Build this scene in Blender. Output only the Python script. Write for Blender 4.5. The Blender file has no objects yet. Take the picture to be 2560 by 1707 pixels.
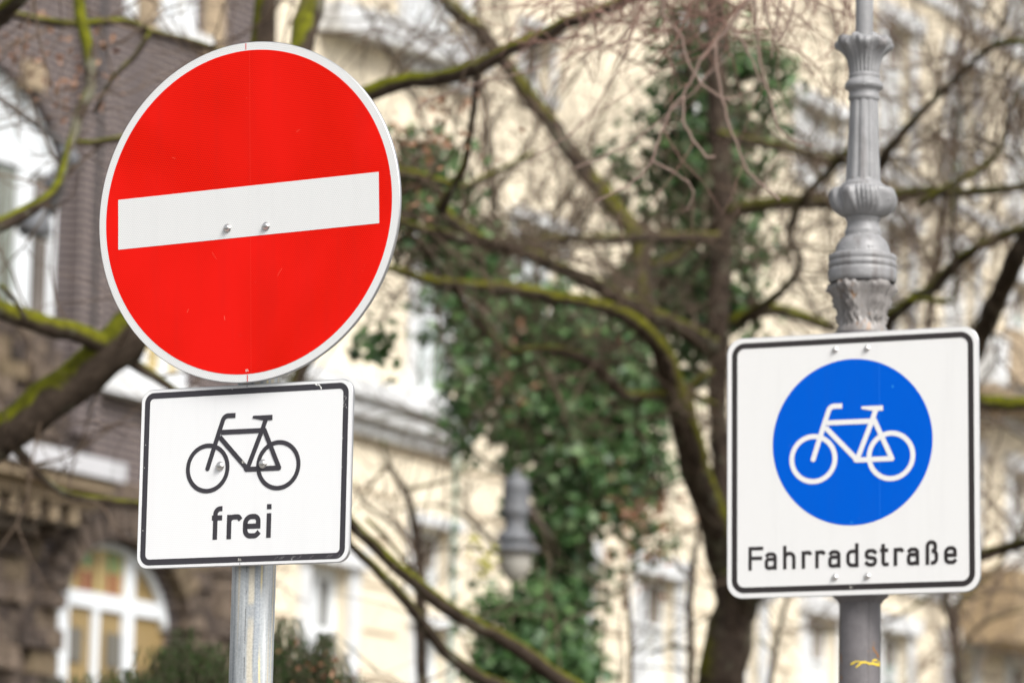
import bpy, math, random
from mathutils import Vector, Matrix
RD = math.radians
C = bpy.context.scene.collection
random.seed(7)
rnd = random.random

# ------------------------------------------------------------------ camera
PW, PH = 2560.0, 1707.0
FPX = 150.0/36.0*PW
CAMZ = 1.65
pit, rol = RD(8.8), RD(1.15)
r0 = Vector((1, 0, 0)); FW = Vector((0, math.cos(pit), math.sin(pit))); u0 = r0.cross(FW)
RT = math.cos(rol)*r0+math.sin(rol)*u0
UP = -math.sin(rol)*r0+math.cos(rol)*u0
CP = Vector((0, 0, CAMZ))
cam = bpy.data.cameras.new('camera'); camo = bpy.data.objects.new('camera', cam); C.objects.link(camo)
m = Matrix.Identity(4)
for i in range(3):
    m[i][0] = RT[i]; m[i][1] = UP[i]; m[i][2] = -FW[i]; m[i][3] = CP[i]
camo.matrix_world = m
cam.lens = 150; cam.sensor_width = 36; cam.clip_end = 2000; cam.clip_start = 0.1
cam.dof.use_dof = True; cam.dof.focus_distance = 7.65; cam.dof.aperture_fstop = 6.0
bpy.context.scene.camera = camo

# ------------------------------------------------------------------ light
SUN_EL, SUN_AZ = RD(44), RD(146)      # azimuth clockwise from +Y
W = bpy.data.worlds.new('World'); bpy.context.scene.world = W; W.use_nodes = True
nt = W.node_tree; nt.nodes.clear()
sky = nt.nodes.new('ShaderNodeTexSky'); sky.sky_type = 'NISHITA'; sky.sun_disc = False
sky.sun_elevation = SUN_EL; sky.sun_rotation = SUN_AZ; sky.dust_density = 5; sky.air_density = 1.0
hs = nt.nodes.new('ShaderNodeHueSaturation'); hs.inputs['Saturation'].default_value = 0.22
bg = nt.nodes.new('ShaderNodeBackground'); bg.inputs[1].default_value = 0.15
wo = nt.nodes.new('ShaderNodeOutputWorld')
nt.links.new(sky.outputs[0], hs.inputs['Color']); nt.links.new(hs.outputs[0], bg.inputs[0]); nt.links.new(bg.outputs[0], wo.inputs[0])
sl = bpy.data.lights.new('sun', 'SUN'); sl.energy = 2.2; sl.angle = RD(24); sl.color = (1, 0.97, 0.92)
so = bpy.data.objects.new('sun', sl); C.objects.link(so)
sd = Vector((math.sin(SUN_AZ)*math.cos(SUN_EL), math.cos(SUN_AZ)*math.cos(SUN_EL), math.sin(SUN_EL)))
so.rotation_euler = sd.to_track_quat('Z', 'Y').to_euler()
S = bpy.context.scene
S.view_settings.view_transform = 'Standard'; S.view_settings.look = 'None'; S.view_settings.gamma = 1
S.view_settings.exposure = 0.45

# ------------------------------------------------------------------ helpers
def ray(x, y):
    return FW+RT*((x-PW/2)/FPX)-UP*((y-PH/2)/FPX)
def P(x, y, d):                       # source pixel -> point at depth d
    return CP+ray(x, y)*d
K = 2560/2352.0
def D(x, y, d): return P(x*K, y*K, d)
def tag(o, label=None, cat=None, group=None, kind=None):
    if label: o['label'] = label
    if cat: o['category'] = cat
    if group: o['group'] = group
    if kind: o['kind'] = kind
    return o
def empty(name, loc=(0, 0, 0), rot=None):
    o = bpy.data.objects.new(name, None); C.objects.link(o); o.location = loc
    if rot is not None: o.rotation_euler = rot
    return o
class MB:
    def __init__(s): s.v = []; s.f = []; s.sm = []
    def add(s, vs, fs, smooth=False):
        b = len(s.v); s.v += [tuple(p) for p in vs]
        for f in fs: s.f.append([b+i for i in f]); s.sm.append(smooth)
    def box(s, x0, x1, y0, y1, z0, z1):
        s.add([(x0, y0, z0), (x1, y0, z0), (x1, y1, z0), (x0, y1, z0), (x0, y0, z1), (x1, y0, z1), (x1, y1, z1), (x0, y1, z1)],
              [(0, 3, 2, 1), (4, 5, 6, 7), (0, 1, 5, 4), (1, 2, 6, 5), (2, 3, 7, 6), (3, 0, 4, 7)])
    def tube(s, pts, rads, n=8, smooth=True, cap=True):
        k = len(pts); vs = []; fs = []
        prev = None
        for i, p in enumerate(pts):
            t = (pts[min(i+1, k-1)]-pts[max(i-1, 0)])
            if t.length < 1e-9: t = Vector((0, 0, 1))
            t.normalize()
            if prev is None:
                a = Vector((0, 0, 1)) if abs(t.z) < .9 else Vector((1, 0, 0))
                prev = t.cross(a).normalized()
            else:
                prev = (prev-t*prev.dot(t))
                if prev.length < 1e-6: prev = t.orthogonal()
                prev.normalize()
            b = t.cross(prev)
            for j in range(n):
                an = 2*math.pi*j/n
                vs.append(p+(prev*math.cos(an)+b*math.sin(an))*rads[i])
        for i in range(k-1):
            for j in range(n):
                j2 = (j+1) % n
                fs.append((i*n+j, i*n+j2, (i+1)*n+j2, (i+1)*n+j))
        if cap:
            fs.append(tuple(range(n))[::-1]); fs.append(tuple((k-1)*n+j for j in range(n)))
        s.add(vs, fs, smooth)
    def lathe(s, prof, n=48, fn=None, cx=0, cy=0):    # prof: (z, r)
        vs = []; fs = []
        for i, (z, r) in enumerate(prof):
            for j in range(n):
                an = 2*math.pi*j/n
                rr, zz = (r, z) if fn is None else fn(i, an, z, r)
                vs.append((cx+rr*math.cos(an), cy+rr*math.sin(an), zz))
        for i in range(len(prof)-1):
            for j in range(n):
                j2 = (j+1) % n
                fs.append((i*n+j, i*n+j2, (i+1)*n+j2, (i+1)*n+j))
        s.add(vs, fs, True)
    def build(s, name, mat, parent=None):
        me = bpy.data.meshes.new(name); me.from_pydata(s.v, [], s.f); me.materials.append(mat)
        me.polygons.foreach_set('use_smooth', s.sm); me.update()
        o = bpy.data.objects.new(name, me); C.objects.link(o)
        if parent is not None: o.parent = parent
        return o

# ------------------------------------------------------------------ materials
def mat(name, col, rough=.7, spec=.4, metal=0):
    m = bpy.data.materials.new(name); m.use_nodes = True
    b = m.node_tree.nodes['Principled BSDF']
    b.inputs['Base Color'].default_value = (*col, 1); b.inputs['Roughness'].default_value = rough
    b.inputs['Specular IOR Level'].default_value = spec; b.inputs['Metallic'].default_value = metal
    return m
def nodes(m):
    t = m.node_tree; return t, t.nodes, t.links, t.nodes['Principled BSDF']
def mth(t, op, a, b=None, c=None):
    n = t.nodes.new('ShaderNodeMath'); n.operation = op
    for i, v in enumerate((a, b, c)):
        if v is None: continue
        if isinstance(v, (int, float)): n.inputs[i].default_value = v
        else: t.links.new(v, n.inputs[i])
    return n.outputs[0]
def ramp(t, fac, stops):
    n = t.nodes.new('ShaderNodeValToRGB'); e = n.color_ramp.elements
    while len(e) < len(stops): e.new(.5)
    for i, (p, c) in enumerate(stops): e[i].position = p; e[i].color = (*c, 1)
    t.links.new(fac, n.inputs[0]); return n.outputs[0]
def mixc(t, fac, a, b, mode='MIX'):
    n = t.nodes.new('ShaderNodeMix'); n.data_type = 'RGBA'; n.blend_type = mode
    for i, v in ((0, fac), (6, a), (7, b)):
        if isinstance(v, (int, float)): n.inputs[i].default_value = v
        elif isinstance(v, tuple): n.inputs[i].default_value = (*v, 1)
        else: t.links.new(v, n.inputs[i])
    return n.outputs[2]
def coord(t, scale=(1, 1, 1), loc=(0, 0, 0)):
    c = t.nodes.new('ShaderNodeTexCoord'); mp = t.nodes.new('ShaderNodeMapping')
    mp.inputs['Scale'].default_value = scale; mp.inputs['Location'].default_value = loc
    t.links.new(c.outputs['Object'], mp.inputs[0]); return mp.outputs[0]
def noise(t, vec, scale, detail=4, rough=.55, dist=0):
    n = t.nodes.new('ShaderNodeTexNoise'); n.inputs['Scale'].default_value = scale; n.inputs['Detail'].default_value = detail
    n.inputs['Roughness'].default_value = rough; n.inputs['Distortion'].default_value = dist
    t.links.new(vec, n.inputs['Vector']); return n.outputs['Fac']
def bump(t, bs, h, strength=.3, dist=.01):
    n = t.nodes.new('ShaderNodeBump'); n.inputs['Strength'].default_value = strength; n.inputs['Distance'].default_value = dist
    t.links.new(h, n.inputs['Height']); t.links.new(n.outputs[0], bs.inputs['Normal'])

def sheeting(name, cell, line, pitch=.0037, rough=.28, mott=None, ang=0.0):
    """retroreflective sheeting: honeycomb seal lines over a flat colour"""
    m = mat(name, cell, rough, .06); t, N, L, b = nodes(m)
    v = coord(t, (1/pitch, 1/pitch, 1/pitch), (500, 500, 500*math.sqrt(3)))
    if ang: v.node.inputs['Rotation'].default_value = (0, ang, 0)
    sp = N.new('ShaderNodeSeparateXYZ'); L.new(v, sp.inputs[0])
    x, y = sp.outputs[0], sp.outputs[2]
    r3 = math.sqrt(3)
    ax = mth(t, 'SUBTRACT', mth(t, 'MODULO', x, 1.0), .5); ay = mth(t, 'SUBTRACT', mth(t, 'MODULO', y, r3), r3/2)
    bx = mth(t, 'SUBTRACT', mth(t, 'MODULO', mth(t, 'SUBTRACT', x, .5), 1.0), .5)
    by = mth(t, 'SUBTRACT', mth(t, 'MODULO', mth(t, 'SUBTRACT', y, r3/2), r3), r3/2)
    def hexd(px, py):
        px = mth(t, 'ABSOLUTE', px); py = mth(t, 'ABSOLUTE', py)
        return mth(t, 'MAXIMUM', px, mth(t, 'ADD', mth(t, 'MULTIPLY', px, .5), mth(t, 'MULTIPLY', py, r3/2)))
    h = mth(t, 'MINIMUM', hexd(ax, ay), hexd(bx, by))
    f = ramp(t, h, [(.36, (0, 0, 0)), (.44, (1, 1, 1))])
    c = mixc(t, f, cell, line)
    v2 = coord(t)
    if mott:
        n = noise(t, v2, 3.4, 2, .5, .5)
        c = mixc(t, ramp(t, n, [(.40, (0, 0, 0)), (.64, (1, 1, 1))]), c, mixc(t, f, mott, tuple(min(1, q*1.08+.012) for q in mott)))
    st = noise(t, coord(t, (30, 30, 2.2), (5, 2, 1)), 1, 5, .65)
    c = mixc(t, ramp(t, st, [(.5, (0, 0, 0)), (.8, (.16, .16, .16))]), c, tuple(q*.72+.02 for q in cell))
    d = noise(t, v2, 38, 5, .7)      # faint dirt specks
    c = mixc(t, ramp(t, d, [(.68, (0, 0, 0)), (.8, (.25, .25, .25))]), c, (.55, .5, .42), 'MIX')
    L.new(c, b.inputs['Base Color']); bump(t, b, h, .04, .0005)
    return m
M = {}
M['white'] = sheeting('white_sheeting', (.63, .64, .64), (.85, .85, .84))
M['white2'] = sheeting('white_sheeting_clean', (.77, .78, .79), (.87, .87, .87))
M['white3'] = sheeting('white_sheeting_grey', (.66, .66, .65), (.78, .78, .78), .0032)
M['red'] = sheeting('red_sheeting', (.52, .0, .001), (.92, .024, .006), mott=(.76, .006, .002))
M['blue'] = sheeting('blue_sheeting', (.0, .080, .52), (.0, .115, .60), .0032)
def black_foil(name, c):
    m = mat(name, c, .35, .5); t, N, L, b = nodes(m)
    v = coord(t); n = noise(t, v, 90, 6, .75); n2 = noise(t, coord(t, (300, 30, 30)), 1, 3, .6)
    cc = mixc(t, ramp(t, n, [(.70, (0, 0, 0)), (.74, (.5, .5, .5))]), c, (.35, .35, .35))
    cc = mixc(t, ramp(t, n2, [(.3, (.0, .0, .0)), (.8, (.25, .25, .25))]), cc, tuple(q*1.7 for q in c))
    L.new(cc, b.inputs['Base Color']); return m
M['black'] = black_foil('black_film', (.038, .035, .042))
M['black2'] = black_foil('black_film_brown', (.022, .018, .018))
M['alu'] = mat('aluminium', (.55, .55, .56), .38, .5, .9)
M['steel'] = mat('bolt_steel', (.78, .76, .73), .3, .5, 1)
M['mark'] = mat('print_red', (.7, .02, .02), .4)
M['mark_white'] = mat('print_white', (.75, .73, .66), .4)
M['chip'] = mat('bare_sheet', (.82, .82, .8), .5)

def galvanised():
    m = mat('galvanised', (.5, .52, .53), .42, .5, .25); t, N, L, b = nodes(m)
    v = coord(t, (60, 60, 2.2)); n = noise(t, v, 1, 6, .65, .3)
    c = ramp(t, n, [(.34, (.15, .17, .19)), (.47, (.34, .37, .39)), (.55, (.48, .51, .52)), (.66, (.68, .70, .69))])
    n2 = noise(t, coord(t, (46, 46, .7), (3, 1, 0)), 1, 2, .5)
    c = mixc(t, ramp(t, n2, [(.54, (0, 0, 0)), (.6, (.75, .75, .75)), (.64, (.75, .75, .75)), (.68, (0, 0, 0))]), c, (.66, .55, .33))
    n3 = noise(t, coord(t, (150, 150, 5), (7, 0, 0)), 1, 6, .8)
    c = mixc(t, ramp(t, n3, [(.66, (0, 0, 0)), (.70, (1, 1, 1))]), c, (.09, .09, .09))
    v5 = coord(t); s5 = N.new('ShaderNodeSeparateXYZ'); L.new(v5, s5.inputs[0])
    wob = noise(t, coord(t, (8, 8, 8)), 1, 5, .6)
    xr = mth(t, 'ADD', mth(t, 'MULTIPLY', s5.outputs[0], 13.16), mth(t, 'ADD', .5, mth(t, 'MULTIPLY', mth(t, 'SUBTRACT', wob, .5), .09)))
    Z0 = (0, 0, 0); O1 = (1, 1, 1)
    brk = ramp(t, noise(t, coord(t, (3, 3, 9), (1, 6, 2)), 1, 3, .6), [(.40, Z0), (.5, O1)])
    cream = ramp(t, xr, [(.40, Z0), (.44, O1), (.53, O1), (.57, Z0)])
    c = mixc(t, mth(t, 'MULTIPLY', mth(t, 'MULTIPLY', cream, brk), .8), c, (.60, .53, .38))
    dk_ = ramp(t, xr, [(.355, Z0), (.365, O1), (.375, O1), (.385, Z0)])
    c = mixc(t, mth(t, 'MULTIPLY', dk_, ramp(t, noise(t, coord(t, (2, 2, 16)), 1, 4, .7), [(.47, Z0), (.5, O1)])), c, (.10, .10, .10))
    yl = ramp(t, xr, [(.68, Z0), (.695, O1), (.72, O1), (.735, Z0)])
    c = mixc(t, mth(t, 'MULTIPLY', mth(t, 'MULTIPLY', yl, ramp(t, noise(t, coord(t, (3, 3, 5), (4, 4, 4)), 1, 2, .6), [(.38, Z0), (.5, O1)])), .9), c, (.68, .56, .24))
    gy = ramp(t, xr, [(.56, Z0), (.6, O1), (.66, O1), (.68, Z0)])
    c = mixc(t, mth(t, 'MULTIPLY', gy, .55), c, (.24, .28, .32))
    n4 = noise(t, coord(t), 260, 3, .6)
    c = mixc(t, .25, c, ramp(t, n4, [(.3, (.25, .26, .27)), (.7, (.7, .71, .72))]))
    L.new(c, b.inputs['Base Color']); bump(t, b, n4, .25, .0008)
    L.new(ramp(t, n, [(.3, (.35,)*3), (.7, (.6,)*3)]), b.inputs['Roughness'])
    return m
M['galv'] = galvanised()
def iron_paint(name, col, rust=.6):
    m = mat(name, col, .42, .45); t, N, L, b = nodes(m)
    v = coord(t); n = noise(t, v, 30, 5, .6); vo = N.new('ShaderNodeTexVoronoi'); vo.inputs['Scale'].default_value = 70
    L.new(v, vo.inputs['Vector'])
    big = noise(t, v, 7, 5, .6)
    c = mixc(t, ramp(t, n, [(.35, (0, 0, 0)), (.7, (1, 1, 1))]), tuple(q*.86 for q in col), tuple(min(1, q*1.1) for q in col))
    rs = noise(t, coord(t, (14, 14, 7), (2, 3, 1)), 1, 7, .72)
    c = mixc(t, ramp(t, rs, [(rust, (0, 0, 0)), (rust+.04, (1, 1, 1))]), c, (.24, .15, .09))
    ao = N.new('ShaderNodeNewGeometry')
    gr = noise(t, coord(t, (25, 25, 3)), 1, 4, .6)
    c = mixc(t, ramp(t, gr, [(.56, (0, 0, 0)), (.7, (.65, .65, .65))]), c, (.12, .105, .10))
    L.new(c, b.inputs['Base Color'])
    hgt = mth(t, 'ADD', mth(t, 'MULTIPLY', ramp(t, vo.outputs['Distance'], [(.0, (1, 1, 1)), (.25, (0, 0, 0))]), ramp(t, big, [(.5, (0, 0, 0)), (.6, (1, 1, 1))])), mth(t, 'MULTIPLY', n, .6))
    bump(t, b, hgt, .9, .003); return m
M['iron'] = iron_paint('grey_iron_paint', (.25, .25, .255), .70)
M['iron_worn'] = iron_paint('worn_iron_paint', (.26, .245, .235), .575)
M['iron_dark'] = iron_paint('grey_iron_lower', (.15, .14, .145), .66)
M['lampgrey'] = mat('lamp_grey', (.125, .13, .14), .5, .4)
M['lampdark'] = mat('lamp_dark', (.06, .06, .06), .5)
M['opal'] = mat('opal_glass', (.44, .42, .38), .3, .4)
M['yellow'] = mat('yellow_crayon', (.75, .55, .05), .7)
M['rust'] = mat('rust', (.32, .15, .05), .9)

def bark(name, c1, c2, moss=.5, mc=(.13, .13, .006), base=0.0, vx=-.25):
    m = mat(name, c1, .9, .2); t, N, L, b = nodes(m)
    v = coord(t); n = noise(t, v, 14, 6, .65)
    c = ramp(t, n, [(.3, c1), (.7, c2)])
    lich = noise(t, coord(t, loc=(4, 2, 0)), 6, 5, .7)
    c = mixc(t, ramp(t, lich, [(.55, (0, 0, 0)), (.65, (.55, .55, .55))]), c, (.20, .20, .14))
    g = N.new('ShaderNodeNewGeometry'); sp = N.new('ShaderNodeSeparateXYZ'); L.new(g.outputs['Normal'], sp.inputs[0])
    big = noise(t, coord(t, loc=(9, 0, 3)), 1.6, 3, .6)
    side = mth(t, 'ADD', mth(t, 'ADD', mth(t, 'MULTIPLY', sp.outputs[2], .95), base), mth(t, 'MULTIPLY', sp.outputs[0], vx))
    f = mth(t, 'ADD', mth(t, 'ADD', side, mth(t, 'MULTIPLY', mth(t, 'SUBTRACT', big, .5), 2.6)), mth(t, 'MULTIPLY', mth(t, 'SUBTRACT', n, .5), .8))
    f = ramp(t, f, [(max(0, .75-moss), (0, 0, 0)), (min(1, 1.15-moss), (1, 1, 1))])
    mcol = ramp(t, noise(t, v, 22, 5, .65), [(.3, (mc[0]*.38, mc[1]*.36, mc[2])), (.72, tuple(q*1.35 for q in mc))])
    c = mixc(t, f, c, mcol); L.new(c, b.inputs['Base Color']); bump(t, b, n, .6, .02)
    return m
M['bark'] = bark('mossy_bark', (.018, .012, .008), (.075, .055, .04), .98, (.115, .12, .003))
M['bark2'] = bark('bark_lightmoss', (.022, .015, .010), (.085, .062, .048), .55, (.11, .11, .004))
M['mossy'] = bark('thick_moss_bark', (.018, .012, .008), (.075, .055, .04), .75, (.13, .13, .004), .22, .35)
M['twig'] = mat('twig', (.12, .085, .06), .8, .2)
M['twig_pale'] = mat('twig_pale', (.20, .15, .12), .8, .2)
M['twig_dark'] = mat('twig_dark', (.075, .058, .04), .8, .2)
M['twig_red'] = mat('twig_red', (.20, .115, .09), .7, .3)
def leafmat(name, cols, rough=.3, spec=.5, tr=.1):
    m = mat(name, cols[0], rough, spec); t, N, L, b = nodes(m)
    g = N.new('ShaderNodeNewGeometry')
    c = ramp(t, g.outputs['Random Per Island'], [(i/(len(cols)-1), q) for i, q in enumerate(cols)])
    L.new(c, b.inputs['Base Color']); return m
M['ivy'] = leafmat('ivy_leaf', [(.020, .062, .014), (.055, .125, .03), (.022, .062, .018), (.10, .18, .055), (.036, .095, .026), (.14, .21, .09)], .42, .4)
M['yew'] = leafmat('yew_needle', [(.014, .06, .008), (.03, .10, .012), (.02, .08, .012), (.05, .13, .02)], .5, .3)
M['dead'] = leafmat('dead_leaf', [(.20, .085, .04), (.30, .15, .08), (.15, .07, .04), (.32, .19, .11)], .6)
M['yleaf'] = leafmat('yellow_leaf', [(.5, .5, .05), (.6, .55, .12)], .5)

def plaster(name, c, v=.12):
    m = mat(name, c, .9, .2); t, N, L, b = nodes(m)
    n = noise(t, coord(t, (.6, .6, .6)), 1.2, 6, .65); n2 = noise(t, coord(t, (2.2, 2.2, .25)), 1, 5, .6)
    cc = mixc(t, ramp(t, n, [(.3, (0, 0, 0)), (.7, (1, 1, 1))]), tuple(q*(1-v) for q in c), tuple(min(1, q*(1+v*.5)) for q in c))
    cc = mixc(t, ramp(t, n2, [(.5, (0, 0, 0)), (.75, (.35, .35, .35))]), cc, tuple(q*.72 for q in c))
    L.new(cc, b.inputs['Base Color']); bump(t, b, noise(t, coord(t), 20, 4), .2, .01); return m
M['cream'] = plaster('cream_plaster', (.79, .70, .545))
M['creamtrim'] = plaster('pale_stucco', (.64, .65, .66), .08)
M['stonetrim'] = plaster('sandstone', (.36, .28, .19), .25)
M['greytrim'] = plaster('grey_ledge', (.50, .50, .52), .15)
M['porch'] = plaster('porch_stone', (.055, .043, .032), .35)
def brickmat():
    m = mat('dark_brick', (.09, .08, .08), .8, .3); t, N, L, b = nodes(m)
    v = coord(t); sp = N.new('ShaderNodeSeparateXYZ'); L.new(v, sp.inputs[0]); cb = N.new('ShaderNodeCombineXYZ')
    L.new(sp.outputs[0], cb.inputs[0]); L.new(sp.outputs[2], cb.inputs[1])
    br = N.new('ShaderNodeTexBrick'); L.new(cb.outputs[0], br.inputs[0]); br.inputs['Scale'].default_value = 1
    br.inputs['Brick Width'].default_value = .28; br.inputs['Row Height'].default_value = .092; br.inputs['Mortar Size'].default_value = .012
    br.inputs['Color1'].default_value = (.082, .066, .068, 1); br.inputs['Color2'].default_value = (.052, .043, .046, 1)
    br.inputs['Mortar'].default_value = (.27, .22, .20, 1); br.inputs['Bias'].default_value = .1
    n = noise(t, coord(t, (1.2, 1.2, .3)), 1, 5, .6)
    c = mixc(t, ramp(t, n, [(.45, (0, 0, 0)), (.7, (.7, .7, .7))]), br.outputs[0], (.095, .078, .078), 'MIX')
    L.new(c, b.inputs['Base Color']); return m
M['brick'] = brickmat()
def rubble():
    m = mat('rough_stone', (.15, .12, .1), .95, .2); t, N, L, b = nodes(m)
    v = coord(t); n = noise(t, v, 3.4, 7, .72, 1.4); g = N.new('ShaderNodeNewGeometry')
    c = ramp(t, n, [(.36, (.022, .018, .018)), (.46, (.085, .066, .056)), (.54, (.20, .15, .12)), (.64, (.34, .26, .19))])
    c = mixc(t, .45, c, ramp(t, g.outputs['Random Per Island'], [(0, (.05, .04, .038)), (.45, (.14, .11, .09)), (.8, (.26, .20, .145)), (1, (.33, .25, .13))]))
    L.new(c, b.inputs['Base Color']); bump(t, b, n, 1, .15); return m
M['rubble'] = rubble()
M['frame'] = mat('white_window_frame', (.70, .73, .76), .45)
def glass(name, c1, c2, sc=1.0):
    m = mat(name, c1, .08, .8); t, N, L, b = nodes(m)
    n = noise(t, coord(t, (sc, sc, sc*.4)), 1.3, 3, .5)
    L.new(ramp(t, n, [(.42, c1), (.58, c2)]), b.inputs['Base Color']); return m
M['g_dark'] = glass('window_pane_dark', (.05, .05, .045), (.16, .16, .15))
M['g_green'] = glass('window_pane_green', (.16, .22, .19), (.24, .31, .27))
M['g_olive'] = glass('window_pane_olive', (.13, .15, .12), (.21, .22, .19))
M['g_light'] = glass('window_pane_curtain', (.55, .57, .58), (.72, .74, .75))
M['g_brown'] = glass('window_pane_brown', (.12, .10, .085), (.22, .19, .17))
M['g_yel'] = mat('stained_glass_yellow', (.46, .36, .16), .2); M['g_grn'] = mat('stained_glass_green', (.10, .22, .09), .2)
M['g_red'] = mat('stained_glass_red', (.22, .05, .03), .2); M['g_och'] = mat('stained_glass_ochre', (.28, .20, .09), .2)
M['asphalt'] = plaster('asphalt', (.05, .05, .052)); M['paving'] = plaster('paving', (.25, .24, .23)); M['soil'] = plaster('soil', (.09, .08, .05), .3)
M['greenpole'] = mat('green_pole_paint', (.28, .34, .27), .5)

# ------------------------------------------------------------------ ground
def sheet(name, pts, z, mt, kind='structure'):
    b = MB(); b.add([(x, y, z) for x, y in pts], [tuple(range(len(pts)))]); return tag(b.build(name, mt), kind=kind)
sheet('ground', [(-600, -300), (600, -300), (600, 900), (-600, 900)], 0, M['soil'])
b = MB(); b.box(-40, 1.9, 4.5, 5.3+8, .0, .13); b.box(1.9, 40, 4.5, 13.3, .0, .13); tag(b.build('pavement', M['paving']), kind='structure')
sheet('road', [(-60, -10), (60, -10), (60, 4.5), (-60, 4.5)], .006, M['asphalt'])

# ------------------------------------------------------------------ 2-D sign drawing helpers (local x = right, z = up, front = -y; millimetres in)
MM = .001
def fillet(pts, rr):
    out = []
    n = len(pts)
    if not isinstance(rr, (list, tuple)): rr = [rr]*n
    for i, p in enumerate(pts):
        r = rr[i]
        if i == 0 or i == n-1 or r <= 0: out.append(p); continue
        a = Vector(pts[i-1])-Vector(p); c = Vector(pts[i+1])-Vector(p)
        la, lc = a.length, c.length; a.normalize(); c.normalize()
        ang = a.angle(c)
        if ang > 3.1: out.append(p); continue
        t = min(r/math.tan(ang/2), la*.5 if i > 1 else la, lc*.5 if i < n-2 else lc)
        r2 = t*math.tan(ang/2)
        bis = (a+c).normalized(); cen = Vector(p)+bis*(r2/math.sin(ang/2))
        s = Vector(p)+a*t-cen; e = Vector(p)+c*t-cen
        a0 = math.atan2(s.y, s.x); a1 = math.atan2(e.y, e.x); d = (a1-a0+math.pi) % (2*math.pi)-math.pi
        for k in range(9):
            q = a0+d*k/8; out.append((cen.x+r2*math.cos(q), cen.y+r2*math.sin(q)))
    return out
class Flat:
    def __init__(s, y): s.b = MB(); s.y = y
    def poly(s, pts):
        s.b.add([(x*MM, s.y, z*MM) for x, z in pts], [tuple(range(len(pts)))]); s.y -= .00003
    def ribbon(s, pts, w, closed=False):
        P2 = [Vector(p) for p in pts]; q = [P2[0]]
        for p in P2[1:]:
            if (p-q[-1]).length > 1e-3: q.append(p)
        P2 = q; n = len(P2); L_, R_ = [], []
        for i in range(n):
            if closed: a = (P2[i]-P2[i-1]).normalized(); c = (P2[(i+1) % n]-P2[i]).normalized()
            else:
                a = (P2[i]-P2[i-1]).normalized() if i else (P2[1]-P2[0]).normalized()
                c = (P2[i+1]-P2[i]).normalized() if i < n-1 else a
            t = (a+c).normalized(); nn = Vector((-t.y, t.x)); k = min(2.5, 1/max(.3, t.dot(a)))
            L_.append(P2[i]+nn*w/2*k); R_.append(P2[i]-nn*w/2*k)
        vs = [(p.x*MM, s.y, p.y*MM) for p in L_+R_]
        fs = [(n+i, n+(i+1) % n, (i+1) % n, i) for i in range(n if closed else n-1)]
        s.b.add(vs, fs); s.y -= .00003
    def circle(s, cx, cz, r, w, n=64): s.ribbon([(cx+r*math.cos(2*math.pi*i/n), cz+r*math.sin(2*math.pi*i/n)) for i in range(n)], w, True)
    def dot(s, cx, cz, r, n=24): s.poly([(cx+r*math.cos(2*math.pi*i/n), cz+r*math.sin(2*math.pi*i/n)) for i in range(n)])
    def rect(s, x0, z0, x1, z1): s.poly([(x0, z0), (x1, z0), (x1, z1), (x0, z1)])
def rrect(hw, hh, r, n=10):
    o = []
    for cx, cz, a0 in ((hw-r, hh-r, 0), (-hw+r, hh-r, 90), (-hw+r, -hh+r, 180), (hw-r, -hh+r, 270)):
        for k in range(n+1):
            a = RD(a0+90*k/n); o.append((cx+r*math.cos(a), cz+r*math.sin(a)))
    return o
def circ(r, n=160): return [(r*math.cos(2*math.pi*i/n), r*math.sin(2*math.pi*i/n)) for i in range(n)]
def face(name, pts, y, mt, parent):
    f = Flat(y); f.poly(pts); return f.b.build(name, mt, parent)
def plate(outline_fn, name, parent):
    """folded aluminium panel: flat front, rounded lip, shallow depth"""
    b = MB(); rings = [(0, 0.0), (.8, .0), (1.6, .0006), (2.0, .0016), (2.0, .006), (1.2, .0075), (-2, .0078)]
    vs = []; k = None
    for grow, y in rings:
        o = outline_fn(grow-2.0); k = len(o); vs += [(x*MM, y, z*MM) for x, z in o]
    fs = []
    for i in range(len(rings)-1):
        for j in range(k):
            fs.append((i*k+j, (i+1)*k+j, (i+1)*k+(j+1) % k, i*k+(j+1) % k))
    fs.append(tuple(range(k))[::-1]); fs.append(tuple((len(rings)-1)*k+j for j in range(k)))
    b.add(vs, fs, False); return b.build(name, M['alu'], parent)
def bolt(x, z, parent, r=6.2, mt='steel'):
    b = MB(); prof = [(.0, r*1.0), (.9, r*1.0), (1.1, r*.95), (1.1, r*.74), (4.2, r*.72), (4.9, r*.6), (5.3, r*.3), (5.4, .01)]
    vs = []; n = 24
    for h, rr in prof:
        for j in range(n):
            a = 2*math.pi*j/n
            q = rr
            if 1.05 < h < 4.5 and rr < r*.8: q = rr*(.93+.07*abs(math.cos(3*a)))
            vs.append(((x+q*math.cos(a))*MM, -.0016-h*MM, (z+q*math.sin(a))*MM))
    fs = [(i*n+j, i*n+(j+1) % n, (i+1)*n+(j+1) % n, (i+1)*n+j) for i in range(len(prof)-1) for j in range(n)]
    b.add(vs, fs, True); return b.build('bolt', M[mt], parent)

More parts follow.
